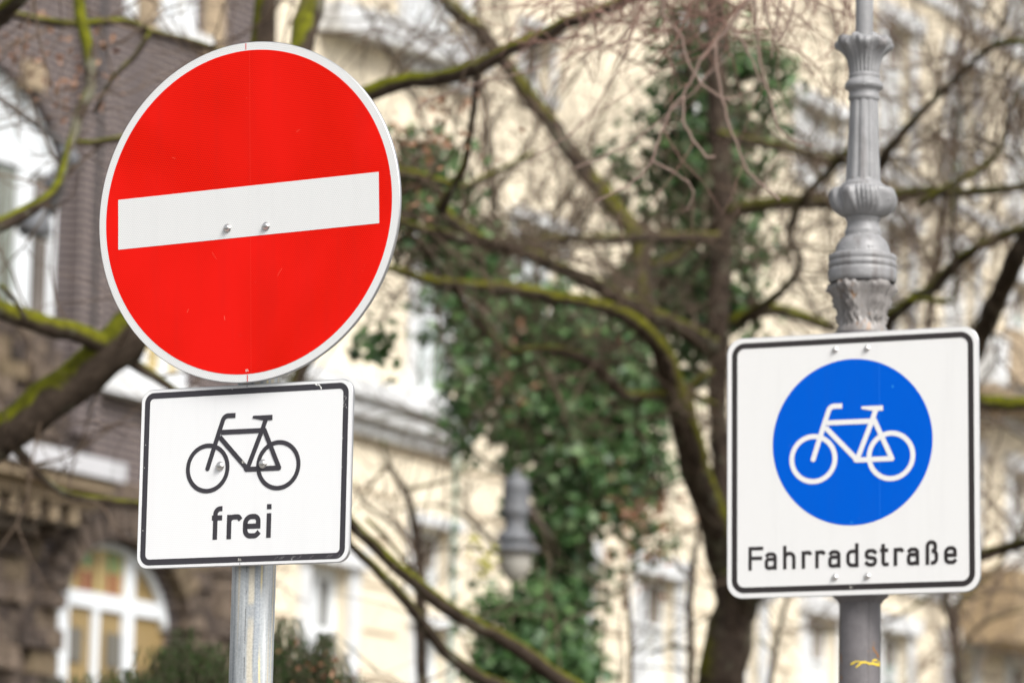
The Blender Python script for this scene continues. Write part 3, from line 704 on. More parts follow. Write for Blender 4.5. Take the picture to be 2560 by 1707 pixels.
# cream building
cr = empty('cream_building', FO-NV*.25, (0, 0, rz_)); tag(cr, 'cream plaster apartment house with pale trim and many windows behind the bare trees', 'building')
def UC(x, y): return fu(x, y, -.25)
ch_, specs = [], []
def addw(x0, x1, yt, yb, g, cols=2, rows=(.7,), **kw):   # pixel box (source px): left edge is the reference for heights
    ua, zt_ = UC(x0, yt); ub, _ = UC(x1, yt); zb_ = UC(x0, yb)[1]
    ch_.append((ua, ub, zb_, zt_)); specs.append((g, cols, rows, kw))
addw(1286, 1404, 545, 810, 'g_green', 2, (.62,), shade=.25, surround=.15)
addw(1045, 1165, 640, 985, 'g_green', 2, (.62,), surround=.3, fw=.16)
addw(770, 872, 1400, 1820, 'g_dark', 2, (.6,), surround=.25, fw=.17)
addw(1030, 1125, 1308, 1480, 'g_light', 2, (), shade=.55, surround=.14, sill=False)
addw(1030, 1118, 1560, 1950, 'g_light', 2, (.7,), surround=.14, fw=.12)
addw(1015, 1160, -160, 150, 'g_light', 3, (.7,), surround=.2, fw=.12)
addw(1300, 1378, 62, 215, 'g_dark', 2, (), shade=.5, surround=.1)
addw(1700, 1800, 70, 270, 'g_light', 2, (.7,), surround=.18)
addw(1995, 2095, 250, 440, 'g_light', 2, (.7,), surround=.2)
addw(1500, 1590, 1020, 1260, 'g_green', 2, (.7,), surround=.15)
# regular rows to the right
ur0, zl = UC(2014, 1530); ur1, _ = UC(2214, 1562); ur2, _ = UC(2367, 1600)
bay = (ur2-ur0)/2; wd = UC(2090, 1540)[0]-ur0
zrow = [zl, zl+3.55, zl+7.2, zl+10.8, zl+14.4]
for k in range(-3, 12):
    for j, zt_ in enumerate(zrow):
        ua = ur0+bay*k
        if any(not (ua+wd+.5 < h[0] or ua-.5 > h[1] or zt_ < h[2]-.4 or zt_-2.3 > h[3]+.4) for h in ch_): continue
        if k < 0 and 0 < j < 4: continue
        ch_.append((ua, ua+wd, zt_-2.3, zt_)); specs.append((('g_light', 'g_dark', 'g_light', 'g_green')[(k*7+j*3) % 4], 2, (.68,), dict(shade=.22 if (k+j) % 2 else .3, surround=.28)))
uE = ur0+bay*12.2
b = MB(); wall_holes(b, uB+.02, uE, 0, 26, ch_, .35); b.build('wall', M['cream'], cr)
b = MB(); b.box(uB+.05, uE-.01, .5, 9, 0, 25.9); b.build('core', M['cream'], cr)
for h, (g, c_, r_, kw) in zip(ch_, specs): window(cr, h[0], h[1], h[2], h[3], g, c_, r_, **kw)
b = MB()
for k_ in range(30):
    zz = 4.0+k_*.62
    if zz < UC(900, 1060)[1]: 
        us = [uB+.05]; 
        for h in sorted(ch_):
            if h[2]-.3 < zz < h[3]+.4 and h[0] < uE: us += [h[0]-.45, h[1]+.45]
        us.append(uE-.1)
        for q in range(0, len(us)-1, 2):
            if us[q+1] > us[q]+.05: b.box(us[q], us[q+1], -.012, .0, zz, zz+.05)
b.build('joint_lines', M['stonetrim'], cr)
b = MB(); zc1 = UC(900, 985)[1]; uc1 = UC(1130, 1040)[0]
b.box(uB+.03, uc1, -.45, 0, zc1-.12, zc1+.10); b.box(uB+.03, uc1, -.32, 0, zc1-.36, zc1-.124); b.box(uB+.03, uc1, -.15, 0, zc1-.55, zc1-.364); b.build('cornice', M['creamtrim'], cr)
b = MB(); p0 = UC(790, 75); p1 = UC(1170, 190)
def rake(b, p0, p1, th, dep):
    d = Vector((p1[0]-p0[0], p1[1]-p0[1])).normalized(); n_ = Vector((-d.y, d.x))*th
    q = [p0, p1, (p1[0]+n_.x, p1[1]+n_.y), (p0[0]+n_.x, p0[1]+n_.y)]
    b.add([(x, -dep, z) for x, z in q]+[(x, 0, z) for x, z in q], [(0, 1, 2, 3), (0, 4, 5, 1), (1, 5, 6, 2), (2, 6, 7, 3), (3, 7, 4, 0)])
rake(b, p0, p1, .38, .4); b.build('raking_cornice', M['creamtrim'], cr)
# string courses and balconies right
b = MB()
for zt_ in zrow: b.box(ur0+bay*.0-.8, uE-.05, -.10, 0, zt_+.75, zt_+.98)
b.build('string_course', M['creamtrim'], cr)
for k, j in ((3, 1), (5, 2), (3, 0), (2, 2)):
    ua = ur0+bay*k; zf = zrow[j]-2.55; bb = MB(); bb.box(ua-.5, ua+wd+.6, -1.1, -.165, zf-.25, zf); ba = bb.build('balcony', M['stonetrim'], cr)
    bb = MB(); bb.box(ua-.5, ua+wd+.6, -1.1, -1.02, zf+.004, zf+.9); bb.box(ua-.5, ua-.42, -1.016, -.165, zf+.004, zf+.9); bb.build('parapet', M['creamtrim'], ba)
bu, bz0 = fu(2492, 1600, .6); b = MB(); b.box(bu, bu+9, -1.2, -.17, bz0, bz0+1.3); b.build('balcony', mat('balcony_brown', (.30, .22, .13), .8), cr)
bu, bz0 = fu(2490, 960, .6); b = MB(); b.box(bu, bu+9, -1.2, -.17, bz0, bz0+1.0); b.build('balcony', mat('balcony_tan', (.40, .31, .21), .8), cr)

# ------------------------------------------------------------------ trees
rt = random.Random(11)
def cat(pts, rad, step=.12, jit=.0):
    out, ro = [], []
    n = len(pts)
    for i in range(n-1):
        p0 = pts[max(i-1, 0)]; p1 = pts[i]; p2 = pts[i+1]; p3 = pts[min(i+2, n-1)]
        k = max(2, int((p2-p1).length/step))
        for j in range(k):
            t = j/k
            q = .5*((2*p1)+(p2-p0)*t+(2*p0-5*p1+4*p2-p3)*t*t+(3*p1-p0-3*p2+p3)*t**3)
            r = rad[i]+(rad[i+1]-rad[i])*t
            if jit: q = q+Vector((rt.gauss(0, 1), rt.gauss(0, 1), rt.gauss(0, 1)))*r*jit
            out.append(q); ro.append(r*(1+rt.uniform(-.07, .09) if jit else 1))
    out.append(pts[-1]); ro.append(rad[-1]); return out, ro
paths = {}
def limb(tree, spec, d0, d1=None, mt='bark', name='branch', sc=K, jit=.10, key=None):
    """spec: (x, y, thickness) in picture px; d0..d1 metres away"""
    d1 = d0 if d1 is None else d1; n = len(spec); pts = []; rad = []
    for i, (x, y, w) in enumerate(spec):
        d = d0+(d1-d0)*i/(n-1); pts.append(P(x*sc, y*sc, d)); rad.append(w*sc*d/FPX/2)
    ex, ey, ew = spec[-1]
    if rad[-1] > .012 and name != 'bough' and not (0 < ex*sc < PW and 0 < ey*sc < PH) and ey*sc < PH:   # limbs run on and taper out
        dd = (pts[-1]-pts[-2]).normalized(); q0 = rad[-1]; L0 = 1.0+q0*22
        for i in range(1, 7):
            dd = (dd+Vector((rt.gauss(0, .16), rt.gauss(0, .16), rt.gauss(.06, .12)))).normalized()
            pts.append(pts[-1]+dd*L0/6); rad.append(q0*(1-i/6.3))
    pp, rr_ = cat(pts, rad, max(.06, rad[0]*1.2), jit); b = MB(); b.tube(pp, rr_, 12); o = b.build(name, M[mt], tree)
    paths.setdefault(key or tree.name, []).append((pp, rr_)); return pp
def twig_path(p, d, L, n, wob, droop):
    pts = [p]; d = d.normalized()
    for i in range(n):
        d = (d+Vector((rt.gauss(0, wob), rt.gauss(0, wob), rt.gauss(0, wob)+droop))).normalized()
        pts.append(pts[-1]+d*L/n)
    return pts
def twigs(tree, mt, per_m=5, L=(.5, 1.4), r0=.006, up=.4, levels=2, name='twigs', droop=.04, wob=.28, key=None, sel=None, ):
    b = MB(); tips = []
    def grow(p, d, ln, r, lv):
        n = max(3, int(ln/.12)); pts = twig_path(p, d, ln, n, wob, droop)
        b.tube(pts, [r*(1-.75*i/n) for i in range(n+1)], 3, True, False); tips.append(pts[-1])
        if lv > 0:
            for i in range(1, n):
                if rt.random() < .55:
                    dd = (pts[i+1]-pts[i]).normalized()+Vector((rt.gauss(0, .7), rt.gauss(0, .7), rt.gauss(0, .6)))
                    grow(pts[i], dd, ln*rt.uniform(.3, .6), r*(1-.75*i/n)*.7, lv-1)
    for k, (pp, rr_) in enumerate(paths[key or tree.name]):
        if sel is not None and k not in sel: continue
        acc = 0
        for i in range(len(pp)-1):
            acc += (pp[i+1]-pp[i]).length*per_m
            while acc > rt.random()*1.6+.2:
                acc -= 1
                d = (pp[i+1]-pp[i]).normalized()*.5+Vector((rt.gauss(0, 1), rt.gauss(0, 1)*.7, rt.gauss(0, 1)+up))
                grow(pp[i], d, rt.uniform(*L), min(r0, rr_[i]*.5), levels)
            if acc < 0: acc = 0
    o = b.build(name, M[mt], tree); tag(o, kind='stuff'); return tips
LEAF = [(0, -.5), (.42, -.32), (.5, .12), (.12, .25), (0, .55), (-.12, .25), (-.5, .12), (-.42, -.32)]
OVAL = [(0, -.5), (.22, -.2), (.25, .1), (0, .5), (-.25, .1), (-.22, -.2)]
def add_leaf(b, c, nrm, size, shape=LEAF, spin=None):
    nrm = nrm.normalized(); t = nrm.orthogonal().normalized(); s = nrm.cross(t); a = rt.uniform(0, 6.28) if spin is None else spin
    ca, sa = math.cos(a), math.sin(a); t, s = t*ca+s*sa, s*ca-t*sa
    b.add([c+(t*x+s*y)*size+nrm*(abs(x)*-.25*size) for x, y in shape], [tuple(range(len(shape)))])
def foliage(tree, blobs, mt, size=(.045, .09), name='ivy', per=900, sc=K, shape=LEAF, thick=.8):
    """blobs: (x, y, rx, ry, density, depth) in picture px"""
    b = MB()
    for x, y, rx, ry, den, d in blobs:
        c = P(x*sc, y*sc, d); Rx = rx*sc*d/FPX; Ry = ry*sc*d/FPX; Rd = min(Rx, Ry)*thick
        area = Rx*Ry*3.14; nc = max(6, int(area*125*den))
        for _ in range(nc):
            while True:
                v = Vector((rt.uniform(-1, 1), rt.uniform(-1, 1), rt.uniform(-1, 1)))
                if v.length < 1: break
            v = v*(.6+.4*v.length)*1.05
            cc = c+RT*v.x*Rx+UP*v.y*Ry+FW*v.z*Rd; cr_ = rt.uniform(.07, .2)
            out = (RT*v.x+UP*(v.y+.35)-FW*.6+FW*v.z*.5)
            for _ in range(int(per*cr_*cr_*rt.uniform(.5, 1.2))):
                o_ = Vector((rt.gauss(0, 1), rt.gauss(0, 1), rt.gauss(0, .8)))*cr_*.6
                add_leaf(b, cc+o_, out.normalized()+Vector((rt.gauss(0, .5), rt.gauss(0, .5), rt.gauss(0, .5)+.3)), rt.uniform(*size), shape)
    o = b.build(name, M[mt], tree); return o

def tree(name, loc, label, cat_='tree'):
    o = empty(name, loc); tag(o, label, cat_); return o
def reparent_fix(o):     # children are built in world space: cancel the root's location
    for c in o.children: c.matrix_parent_inverse = Matrix.Translation(-o.location)

# A: big mossy limb on the left
dA = 16
ga = P(-400*K, 1568*K, dA); A_ = tree('mossy_tree', (ga.x, ga.y, 0), 'thick moss-topped limb slanting up from lower left, forking behind the round red sign')
limb(A_, [(-400, 1568, 200), (-260, 1270, 150), (-120, 1100, 115), (0, 1005, 97), (110, 919, 92), (200, 856, 98), (275, 790, 104), (330, 730, 104), (400, 640, 98), (480, 480, 88)], dA, name='trunk')
b = MB(); g0 = P(-400*K, 1568*K, dA); b.tube([Vector((g0.x-.1, g0.y, 0)), Vector((g0.x-.03, g0.y, g0.z*.5)), g0+Vector((.02, 0, .05))], [.27, .18, .163], 14); b.build('trunk_base', M['bark2'], A_)
limb(A_, [(420, 620, 90), (540, 400, 76), (590, 200, 62), (600, 90, 54), (612, 0, 50), (630, -120, 46)], dA)
limb(A_, [(540, 400, 66), (640, 250, 62), (690, 110, 58), (712, 20, 58), (740, -120, 50)], dA, 16.6)
limb(A_, [(500, 470, 60), (640, 370, 52), (760, 270, 44), (850, 212, 40), (950, 184, 37), (1010, 183, 33), (1090, 152, 36), (1200, 102, 30), (1300, 58, 30), (1400, 15, 27), (1560, -50, 22)], dA, 15.2)
limb(A_, [(250, 800, 58), (195, 772, 46), (100, 745, 48), (0, 712, 46), (-90, 670, 44)], dA, 15.5, mt='mossy')
limb(A_, [(280, 815, 34), (330, 850, 24), (390, 886, 20), (460, 940, 17), (560, 990, 12)], dA)
limb(A_, [(20, 1010, 34), (70, 1065, 20), (105, 1105, 18), (160, 1138, 18), (240, 1150, 21), (320, 1158, 18), (430, 1165, 14)], dA, 16.3)
limb(A_, [(-300, 1330, 90), (-260, 1050, 70), (-200, 760, 56), (-110, 560, 44), (-20, 522, 40), (50, 492, 36), (100, 458, 26), (135, 420, 20), (155, 350, 18), (180, 270, 26), (208, 200, 28), (202, 110, 28), (185, 40, 28), (190, -60, 26)], 14.5, 15.5)
limb(A_, [(-250, 1000, 60), (-300, 600, 62), (-190, 280, 58), (-60, 95, 52), (-10, 48, 44), (30, 10, 36), (80, -40, 30)], 15.0, 13.5)
limb(A_, [(160, 325, 14), (210, 330, 16), (280, 318, 15), (380, 300, 13), (500, 290, 10)], 15.5)
limb(A_, [(0, 30, 18), (90, 48, 22), (180, 58, 20), (280, 48, 18), (345, 75, 18), (440, 96, 16), (540, 130, 12)], 15.5, 16)
limb(A_, [(345, 75, 12), (310, 130, 12), (260, 180, 10), (215, 260, 9)], 15.5)
limb(A_, [(0, 655, 11), (35, 690, 12), (60, 735, 12)], 15)
limb(A_, [(1090, 160, 15), (1093, 210, 15), (1080, 300, 15), (1066, 380, 18), (1030, 450, 22), (1015, 480, 24)], 15.6, 16)
tipsA = twigs(A_, 'twig', 5.5, (.35, 1.2), .006, .2, 2)
reparent_fix(A_)
# dead leaves kept on A and others
def leaves_at(tr, pts, mt, n, spread, size, name='dead_leaves', shape=OVAL):
    b = MB()
    for p in pts:
        for _ in range(n):
            add_leaf(b, p+Vector((rt.gauss(0, 1), rt.gauss(0, 1), rt.gauss(0, 1)))*spread, Vector((rt.gauss(0, 1), -1.2, rt.gauss(0, 1))), rt.uniform(*size), shape)
    o = b.build(name, M[mt], tr); o.matrix_parent_inverse = Matrix.Translation(-tr.location); return o
leaves_at(A_, [D(rt.uniform(20, 300), rt.uniform(0, 230), 15.8) for _ in range(17)]+[D(x, y, 15.6) for x, y in ((965, 250), (1000, 275), (1040, 265), (975, 330), (935, 325), (1100, 310), (950, 470), (1020, 250))], 'dead', 5, .06, (.02, .042))

# B: ivy-grown tree behind the square sign
dB = 24
gb = P(1650*K, 1568*K, dB); B_ = tree('forked_tree', (gb.x, gb.y, 0), 'forked tree with yellow-green moss beside the square sign, ivy on its upper stem')
limb(B_, [(1655, 1600, 118), (1672, 1480, 108), (1688, 1380, 98), (1672, 1280, 90)], dB, name='trunk', mt='bark2')
b = MB(); g0 = P(1655*K, 1600*K, dB); b.tube([Vector((g0.x-.05, g0.y, 0)), g0+Vector((0, 0, .06))], [.24, .145], 14); b.build('trunk_base', M['bark2'], B_)
limb(B_, [(1672, 1300, 84), (1635, 1180, 76), (1600, 1080, 68), (1572, 980, 66), (1550, 900, 58), (1530, 830, 50), (1490, 765, 40), (1430, 725, 37), (1350, 697, 33), (1270, 683, 31), (1180, 664, 30), (1050, 652, 27), (960, 636, 22), (895, 616, 18), (800, 590, 14)], dB, 21, mt='mossy')
limb(B_, [(1690, 1400, 62), (1668, 1250, 50), (1656, 1100, 46), (1650, 950, 44), (1648, 800, 46), (1650, 650, 50), (1658, 500, 50), (1652, 350, 46), (1645, 200, 44), (1640, 80, 40), (1650, -60, 38)], 24.4, mt='bark2')
limb(B_, [(1640, 800, 44), (1560, 752, 40), (1460, 706, 38), (1360, 652, 34), (1270, 607, 30), (1180, 573, 30), (1100, 556, 28), (1000, 535, 26), (920, 512, 22), (840, 480, 18)], 23.6, 21)
limb(B_, [(1650, 545, 26), (1480, 545, 24), (1380, 548, 20), (1280, 549, 20), (1210, 560, 20), (1160, 570, 22)], 23.5, 22, mt='bark2')
limb(B_, [(1500, 775, 44), (1484, 690, 40), (1476, 610, 44), (1462, 548, 44), (1420, 490, 40), (1360, 412, 42), (1295, 325, 40), (1230, 240, 36), (1165, 150, 34), (1100, 70, 34), (1030, 10, 30), (960, -60, 26)], 23.5, 24.5, mt='bark2')
limb(B_, [(860, 385, 20), (925, 392, 19), (990, 408, 16), (1060, 430, 14), (1100, 415, 14), (1160, 385, 12), (1230, 350, 9)], 21)
limb(B_, [(1005, 465, 26), (1040, 505, 28), (1090, 540, 26), (1140, 568, 24)], 21.5)
limb(B_, [(1650, 935, 16), (1600, 912, 19), (1545, 902, 24), (1490, 908, 27), (1430, 905, 28), (1398, 868, 28), (1350, 828, 26), (1290, 806, 22), (1230, 800, 16), (1170, 806, 12), (1110, 756, 14), (1060, 688, 15), (1015, 628, 15), (975, 575, 13), (940, 540, 10)], 23.4, 21.5)
limb(B_, [(1545, 905, 22), (1590, 880, 18), (1640, 852, 14)], 23.2)
limb(B_, [(1680, 745, 36), (1740, 716, 32), (1800, 716, 28), (1860, 733, 24), (1920, 756, 18)], 24)
limb(B_, [(1700, 735, 26), (1770, 690, 22), (1820, 640, 18), (1838, 600, 14), (1812, 530, 14), (1850, 450, 18), (1905, 395, 18), (1950, 350, 22), (2010, 385, 30), (2040, 345, 26), (2100, 275, 18), (2170, 205, 15), (2240, 140, 14), (2285, 104, 15), (2352, 98, 13), (2420, 130, 10)], 24, 20)
limb(B_, [(1680, 488, 36), (1760, 470, 34), (1850, 466, 33), (1950, 465, 32), (2060, 452, 30), (2130, 440, 26), (2220, 443, 22), (2352, 428, 18), (2450, 400, 14)], 24, 21)
limb(B_, [(1650, 310, 26), (1740, 330, 22), (1820, 342, 21), (1880, 366, 22), (1950, 372, 18), (2000, 380, 14)], 24)
limb(B_, [(1470, 620, 30), (1560, 590, 24), (1600, 560, 18), (1640, 540, 14)], 24)
# right limb, partly behind the sign
limb(B_, [(1690, 1400, 80), (1780, 1300, 74), (1900, 1200, 68), (2060, 1060, 62), (2180, 900, 54), (2250, 768, 50), (2290, 690, 46), (2330, 602, 44), (2380, 510, 42), (2450, 380, 38)], dB, 21, mt='bark2')
limb(B_, [(2180, 900, 38), (2260, 922, 36), (2352, 926, 34), (2450, 900, 30)], 21.5)
limb(B_, [(1950, 1200, 36), (2080, 1290, 30), (2180, 1298, 28), (2255, 1274, 27), (2352, 1246, 25), (2450, 1200, 22)], 22.5, 21)
limb(B_, [(2000, 1110, 34), (2000, 900, 32), (2035, 750, 30), (2080, 700, 28), (2150, 655, 28), (2195, 605, 28), (2250, 566, 23), (2310, 542, 22), (2400, 510, 18)], 22, 21)
limb(B_, [(2080, 690, 14), (2130, 688, 12), (2188, 694, 12), (2196, 640, 10), (2188, 560, 11), (2192, 440, 11), (2200, 380, 9)], 21)
limb(B_, [(2110, 470, 16), (2180, 425, 14), (2255, 390, 14), (2306, 330, 12), (2314, 262, 12), (2352, 200, 9), (2400, 120, 8)], 21)
tipsB = twigs(B_, 'twig', 5.6, (.45, 1.6), .0075, .3, 2)
tB2 = twigs(B_, 'twig_dark', 2.2, (.5, 1.5), .009, .2, 1, name='dark_twigs')
foliage(B_, [(1600, 70, 80, 110, .8, 24.9), (1640, 220, 110, 110, .7, 24.9), (1540, 340, 120, 80, .55, 24.9), (1640, 380, 100, 110, .8, 24.9), (1470, 370, 80, 60, .5, 24.9), (1560, 470, 90, 70, .8, 24.9), (1600, 580, 110, 110, .9, 24.9), (1590, 690, 100, 90, .9, 24.9), (1450, 630, 70, 60, .6, 24.9), (1710, 300, 70, 80, .5, 24.9), (1725, 560, 40, 90, .6, 24.7), (1700, 680, 50, 60, .5, 24.7), (1600, 830, 60, 80, .8, 24.9), (1760, 180, 40, 60, .35, 24.9)], 'ivy', (.04, .08), per=1500)
reparent_fix(B_)

# C: trunk wrapped in dense ivy
dC = 33
gc = P(1290*K, 1568*K, dC); C_ = tree('ivy_clad_tree', (gc.x, gc.y, 0), 'tree wrapped in dense dark green ivy between the signs, behind the hanging lamp')
limb(C_, [(1290, 1640, 90), (1300, 1400, 84), (1330, 1200, 76), (1360, 1000, 66), (1330, 850, 56), (1250, 760, 46), (1150, 690, 36), (1060, 620, 26)], dC, name='trunk', mt='bark2')
limb(C_, [(1360, 1000, 50), (1440, 880, 44), (1480, 760, 40), (1520, 640, 30)], dC, mt='bark2')
b = MB(); g0 = P(1290*K, 1640*K, dC); b.tube([Vector((g0.x, g0.y, 0)), g0+Vector((0, 0, .05))], [.32, .155], 12); b.build('trunk_base', M['bark2'], C_)
foliage(C_, [(1060, 560, 70, 45, .6, 32.5), (1110, 600, 90, 60, .8, 32.5), (1050, 700, 60, 60, .8, 32.5), (1140, 720, 90, 70, .8, 32.5), (1230, 700, 60, 60, .6, 32.5), (1090, 790, 70, 60, .8, 32.5), (1210, 820, 120, 70, 1, 32.5), (1080, 880, 70, 50, .7, 32.5),
    (1340, 780, 110, 90, 1.1, 32.5), (1430, 820, 100, 100, 1.1, 32.5), (1250, 930, 140, 90, 1.2, 32.5), (1400, 950, 130, 110, 1.3, 32.5), (1500, 900, 60, 110, 1, 32.5), (1300, 1050, 130, 90, 1.2, 32.5), (1430, 1070, 110, 80, 1.2, 32.5), (1120, 960, 90, 50, .6, 32.5),
    (1330, 1160, 110, 70, 1.2, 32.5), (1440, 1140, 60, 50, .7, 32.5), (1260, 1230, 80, 70, 1.1, 32.8), (1300, 1310, 90, 80, 1.1, 32.8), (1300, 1400, 70, 70, 1.1, 32.8), (1240, 1430, 110, 70, 1.1, 32.5), (1160, 1400, 60, 50, .8, 32.5), (1230, 1520, 130, 80, 1.2, 32.5), (1330, 1540, 80, 80, 1, 32.5), (1110, 1520, 60, 50, .7, 32.5), (1480, 1250, 30, 40, .3, 32.5), (1060, 1000, 40, 60, .4, 32.5)], 'ivy', (.055, .10), per=950)
twigs(C_, 'twig', 1.5, (.4, 1.0), .006, .2, 1)
reparent_fix(C_)
leaves_at(C_, [D(x, y, 32.2) for x, y in ((1195, 755), (1155, 810), (1170, 860), (1180, 890), (1240, 880), (1400, 780), (1330, 745), (1180, 965), (1340, 1060), (1440, 1090), (1400, 1180), (1430, 1220), (1380, 1280), (1460, 1180), (1290, 830), (1150, 880))]+[D(rt.uniform(1400, 1560), rt.uniform(1130, 1350), 32.2) for _ in range(26)], 'dead', 3, .07, (.05, .09))

# C2: small shrubby ivy tree right of the red sign
dC2 = 22
b_ = P(585*K, 1700*K, dC2); C2 = tree('slender_tree', (b_.x, b_.y, 0), 'slender tree with ivy tufts and russet leaves at the red sign right edge')
limb(C2, [(585, 1700, 34), (590, 1300, 34), (610, 1050, 32), (740, 760, 30), (860, 600, 28), (930, 470, 26), (990, 400, 20), (1010, 330, 14)], dC2, name='trunk', mt='bark2')
b = MB(); g0 = P(585*K, 1700*K, dC2); b.tube([Vector((g0.x, g0.y, 0)), g0+Vector((0, 0, .05))], [.06, .037], 10); b.build('trunk_base', M['bark2'], C2)
foliage(C2, [(965, 360, 45, 40, .8, 22), (940, 400, 40, 40, .7, 22), (985, 475, 60, 45, .7, 22), (1030, 440, 30, 30, .4, 22), (935, 560, 30, 50, .4, 22), (1010, 560, 50, 40, .6, 22), (900, 450, 50, 60, .4, 22), (850, 790, 30, 40, .25, 22)], 'ivy', per=800)
twigs(C2, 'twig', 5, (.4, 1.1), .006, .2, 2)
reparent_fix(C2)
leaves_at(C2, [D(x, y, 21.8) for x, y in ((930, 335), (960, 345), (990, 320), (945, 455), (960, 480), (920, 330), (1010, 250), (1030, 270))], 'dead', 9, .06, (.035, .07))

# F: two long parallel boughs crossing the bottom
dF = 18
b_ = P(1500*K, 1750*K, dF); F_ = tree('leaning_tree', (b_.x, b_.y, 0), 'two long dark mossy boughs slanting down right from the frei sign across the cream wall')
limb(F_, [(1560, 1760, 60), (1400, 1640, 50), (1290, 1560, 42), (1200, 1498, 38), (1110, 1440, 36), (1050, 1412, 34), (985, 1362, 34), (910, 1300, 30), (850, 1246, 27), (800, 1195, 26), (720, 1100, 20), (600, 950, 12)], dF, 17, name='trunk')
limb(F_, [(1400, 1680, 36), (1260, 1620, 34), (1160, 1580, 33), (1080, 1540, 32), (1020, 1492, 29), (970, 1430, 26), (920, 1368, 24), (860, 1302, 21), (810, 1256, 19), (720, 1170, 14)], dF, 17)
limb(F_, [(985, 1362, 14), (940, 1300, 10), (890, 1240, 9), (840, 1190, 8)], 17.5)
b = MB(); g0 = P(1560*K, 1760*K, dF); b.tube([Vector((g0.x+.25, g0.y, 0)), g0+Vector((.15, 0, -.25)), g0], [.12, .08, .052], 12); b.build('trunk_base', M['bark2'], F_)
twigs(F_, 'twig', 4.0, (.3, 1.0), .005, .5, 2)
reparent_fix(F_)

# thin saplings
def sapling(specs, d, label, mt='bark2', tw=(5, (.3, .9), .005, .5, 2)):
    x, y, w = specs[0][0]; g_ = P(x*K, y*K, d); o = tree('sapling', (g_.x, g_.y, 0), label); o['group'] = 'thin saplings in front of the cream house'
    nm = 'sap%d' % len(paths)
    for i, s_ in enumerate(specs): limb(o, s_, d, mt=mt, name='trunk' if i == 0 else 'branch', key=nm)
    b = MB(); b.tube([Vector((g_.x, g_.y, 0)), g_+Vector((0, 0, .03))], [w*K*d/FPX*.6, w*K*d/FPX/2], 8); b.build('trunk_base', M[mt], o)
    twigs(o, 'twig', *tw, key=nm); reparent_fix(o); return o
s_a = sapling([[(975, 1640, 28), (968, 1500, 26), (965, 1330, 26), (958, 1240, 22), (945, 1170, 18), (925, 1118, 14), (895, 1070, 11), (880, 1010, 8)], [(930, 1125, 10), (980, 1115, 9), (1040, 1100, 7)], [(895, 1070, 8), (870, 1090, 7), (830, 1150, 6)], [(960, 1260, 12), (900, 1200, 10), (830, 1150, 7), (815, 1100, 5)]], 26, 'dark thin sapling crossing a white-framed window, left of the hanging lamp')
s_b = sapling([[(1580, 1640, 18), (1588, 1500, 17), (1584, 1400, 16), (1592, 1310, 14), (1600, 1240, 10), (1612, 1160, 7)], [(1588, 1490, 10), (1540, 1485, 9), (1490, 1500, 7)], [(1590, 1330, 8), (1560, 1300, 6), (1540, 1240, 5)]], 25, 'thin upright sapling just left of the forked trunk')
s_c = sapling([[(1760, 1640, 13), (1772, 1540, 13), (1788, 1450, 11), (1806, 1385, 10), (1820, 1300, 8), (1850, 1150, 6)], [(1775, 1500, 6), (1740, 1460, 5)]], 25, 'thin dark sapling between the forked trunk and the cast iron post')
leaves_at(s_a, [D(x, y, 26) for x, y in ((1105, 1262), (1112, 1285), (1100, 1245), (1118, 1295))], 'yleaf', 5, .05, (.05, .08), 'yellow_leaves')
s_d = sapling([[(1445, 1640, 14), (1450, 1540, 12), (1448, 1440, 11), (1440, 1360, 9), (1430, 1290, 6)], [(1450, 1500, 7), (1500, 1470, 6)]], 28, 'pale thin sapling right of the ivy-wrapped trunk, before the lower windows', tw=(6, (.3, .8), .005, .5, 2))

# E: reddish twigs hanging in from above, nearer than the other trees
dE = 12.0
b_ = P(2500*K, 0, 14); E_ = tree('street_tree', (b_.x+2.2, b_.y, 0), 'slender pinkish brown twigs hanging in from above, between the ivy and the cast iron post')
Z = lambda x, y: ((1350+x/2.24), (y/2.24))
def e(pts, w0=10, w1=6, d=dE):
    q = [pts[0]]
    for a_, b_ in zip(pts, pts[1:]):
        for f_ in (.33, .67, 1): q.append((a_[0]+(b_[0]-a_[0])*f_+(rt.gauss(0, 3) if f_ < 1 else 0), a_[1]+(b_[1]-a_[1])*f_))
    pts = q; n = len(pts); limb(E_, [(*Z(x, y), (w0+(w1-w0)*(i/(n-1))**.8)*.8*(1.22 if i % 3 == 0 else 1)) for i, (x, y) in enumerate(pts)], d, mt='twig_e', name='twig', sc=1.0, jit=.06)
M['twig_e'] = mat('pale_pink_twig', (.23, .165, .135), .75, .3)
limb(E_, [(3400, 300, 60), (2900, -300, 60), (2400, -420, 46), (2000, -360, 34), (1700, -200, 22), (1500, -160, 14)], dE+.6, dE, mt='bark2', name='bough', sc=1.0)
b = MB(); g0 = P(3400, 300, dE+.6); b.tube([Vector((b_.x+2.2, b_.y, 0)), Vector((b_.x+2.3, b_.y-.6, 2.5)), g0], [.12, .09, .035], 12); b.build('trunk', M['bark2'], E_)
e([(1260, -420), (1220, -150), (1170, 0), (1060, 150), (980, 240), (900, 330), (860, 420), (800, 540), (730, 610), (690, 720), (650, 820), (630, 900), (560, 990), (480, 1050), (300, 1130)], 12, 6)
e([(630, 900), (740, 960), (830, 1020), (860, 1080), (820, 1180)], 7, 5)
e([(980, 250), (990, 400), (1020, 560), (1060, 700), (1110, 830), (1160, 960), (1240, 1030), (1340, 1120)], 9, 7)
e([(800, 540), (800, 680), (850, 780), (930, 880), (980, 880)], 9, 7)
e([(760, -400), (700, -100), (690, 90), (790, 200), (830, 350), (900, 470), (1000, 540), (1060, 560)], 8, 7)
e([(1190, -420), (1200, 0), (1215, 200), (1230, 350), (1270, 500), (1300, 600), (1330, 710), (1400, 780), (1530, 820)], 9, 6)
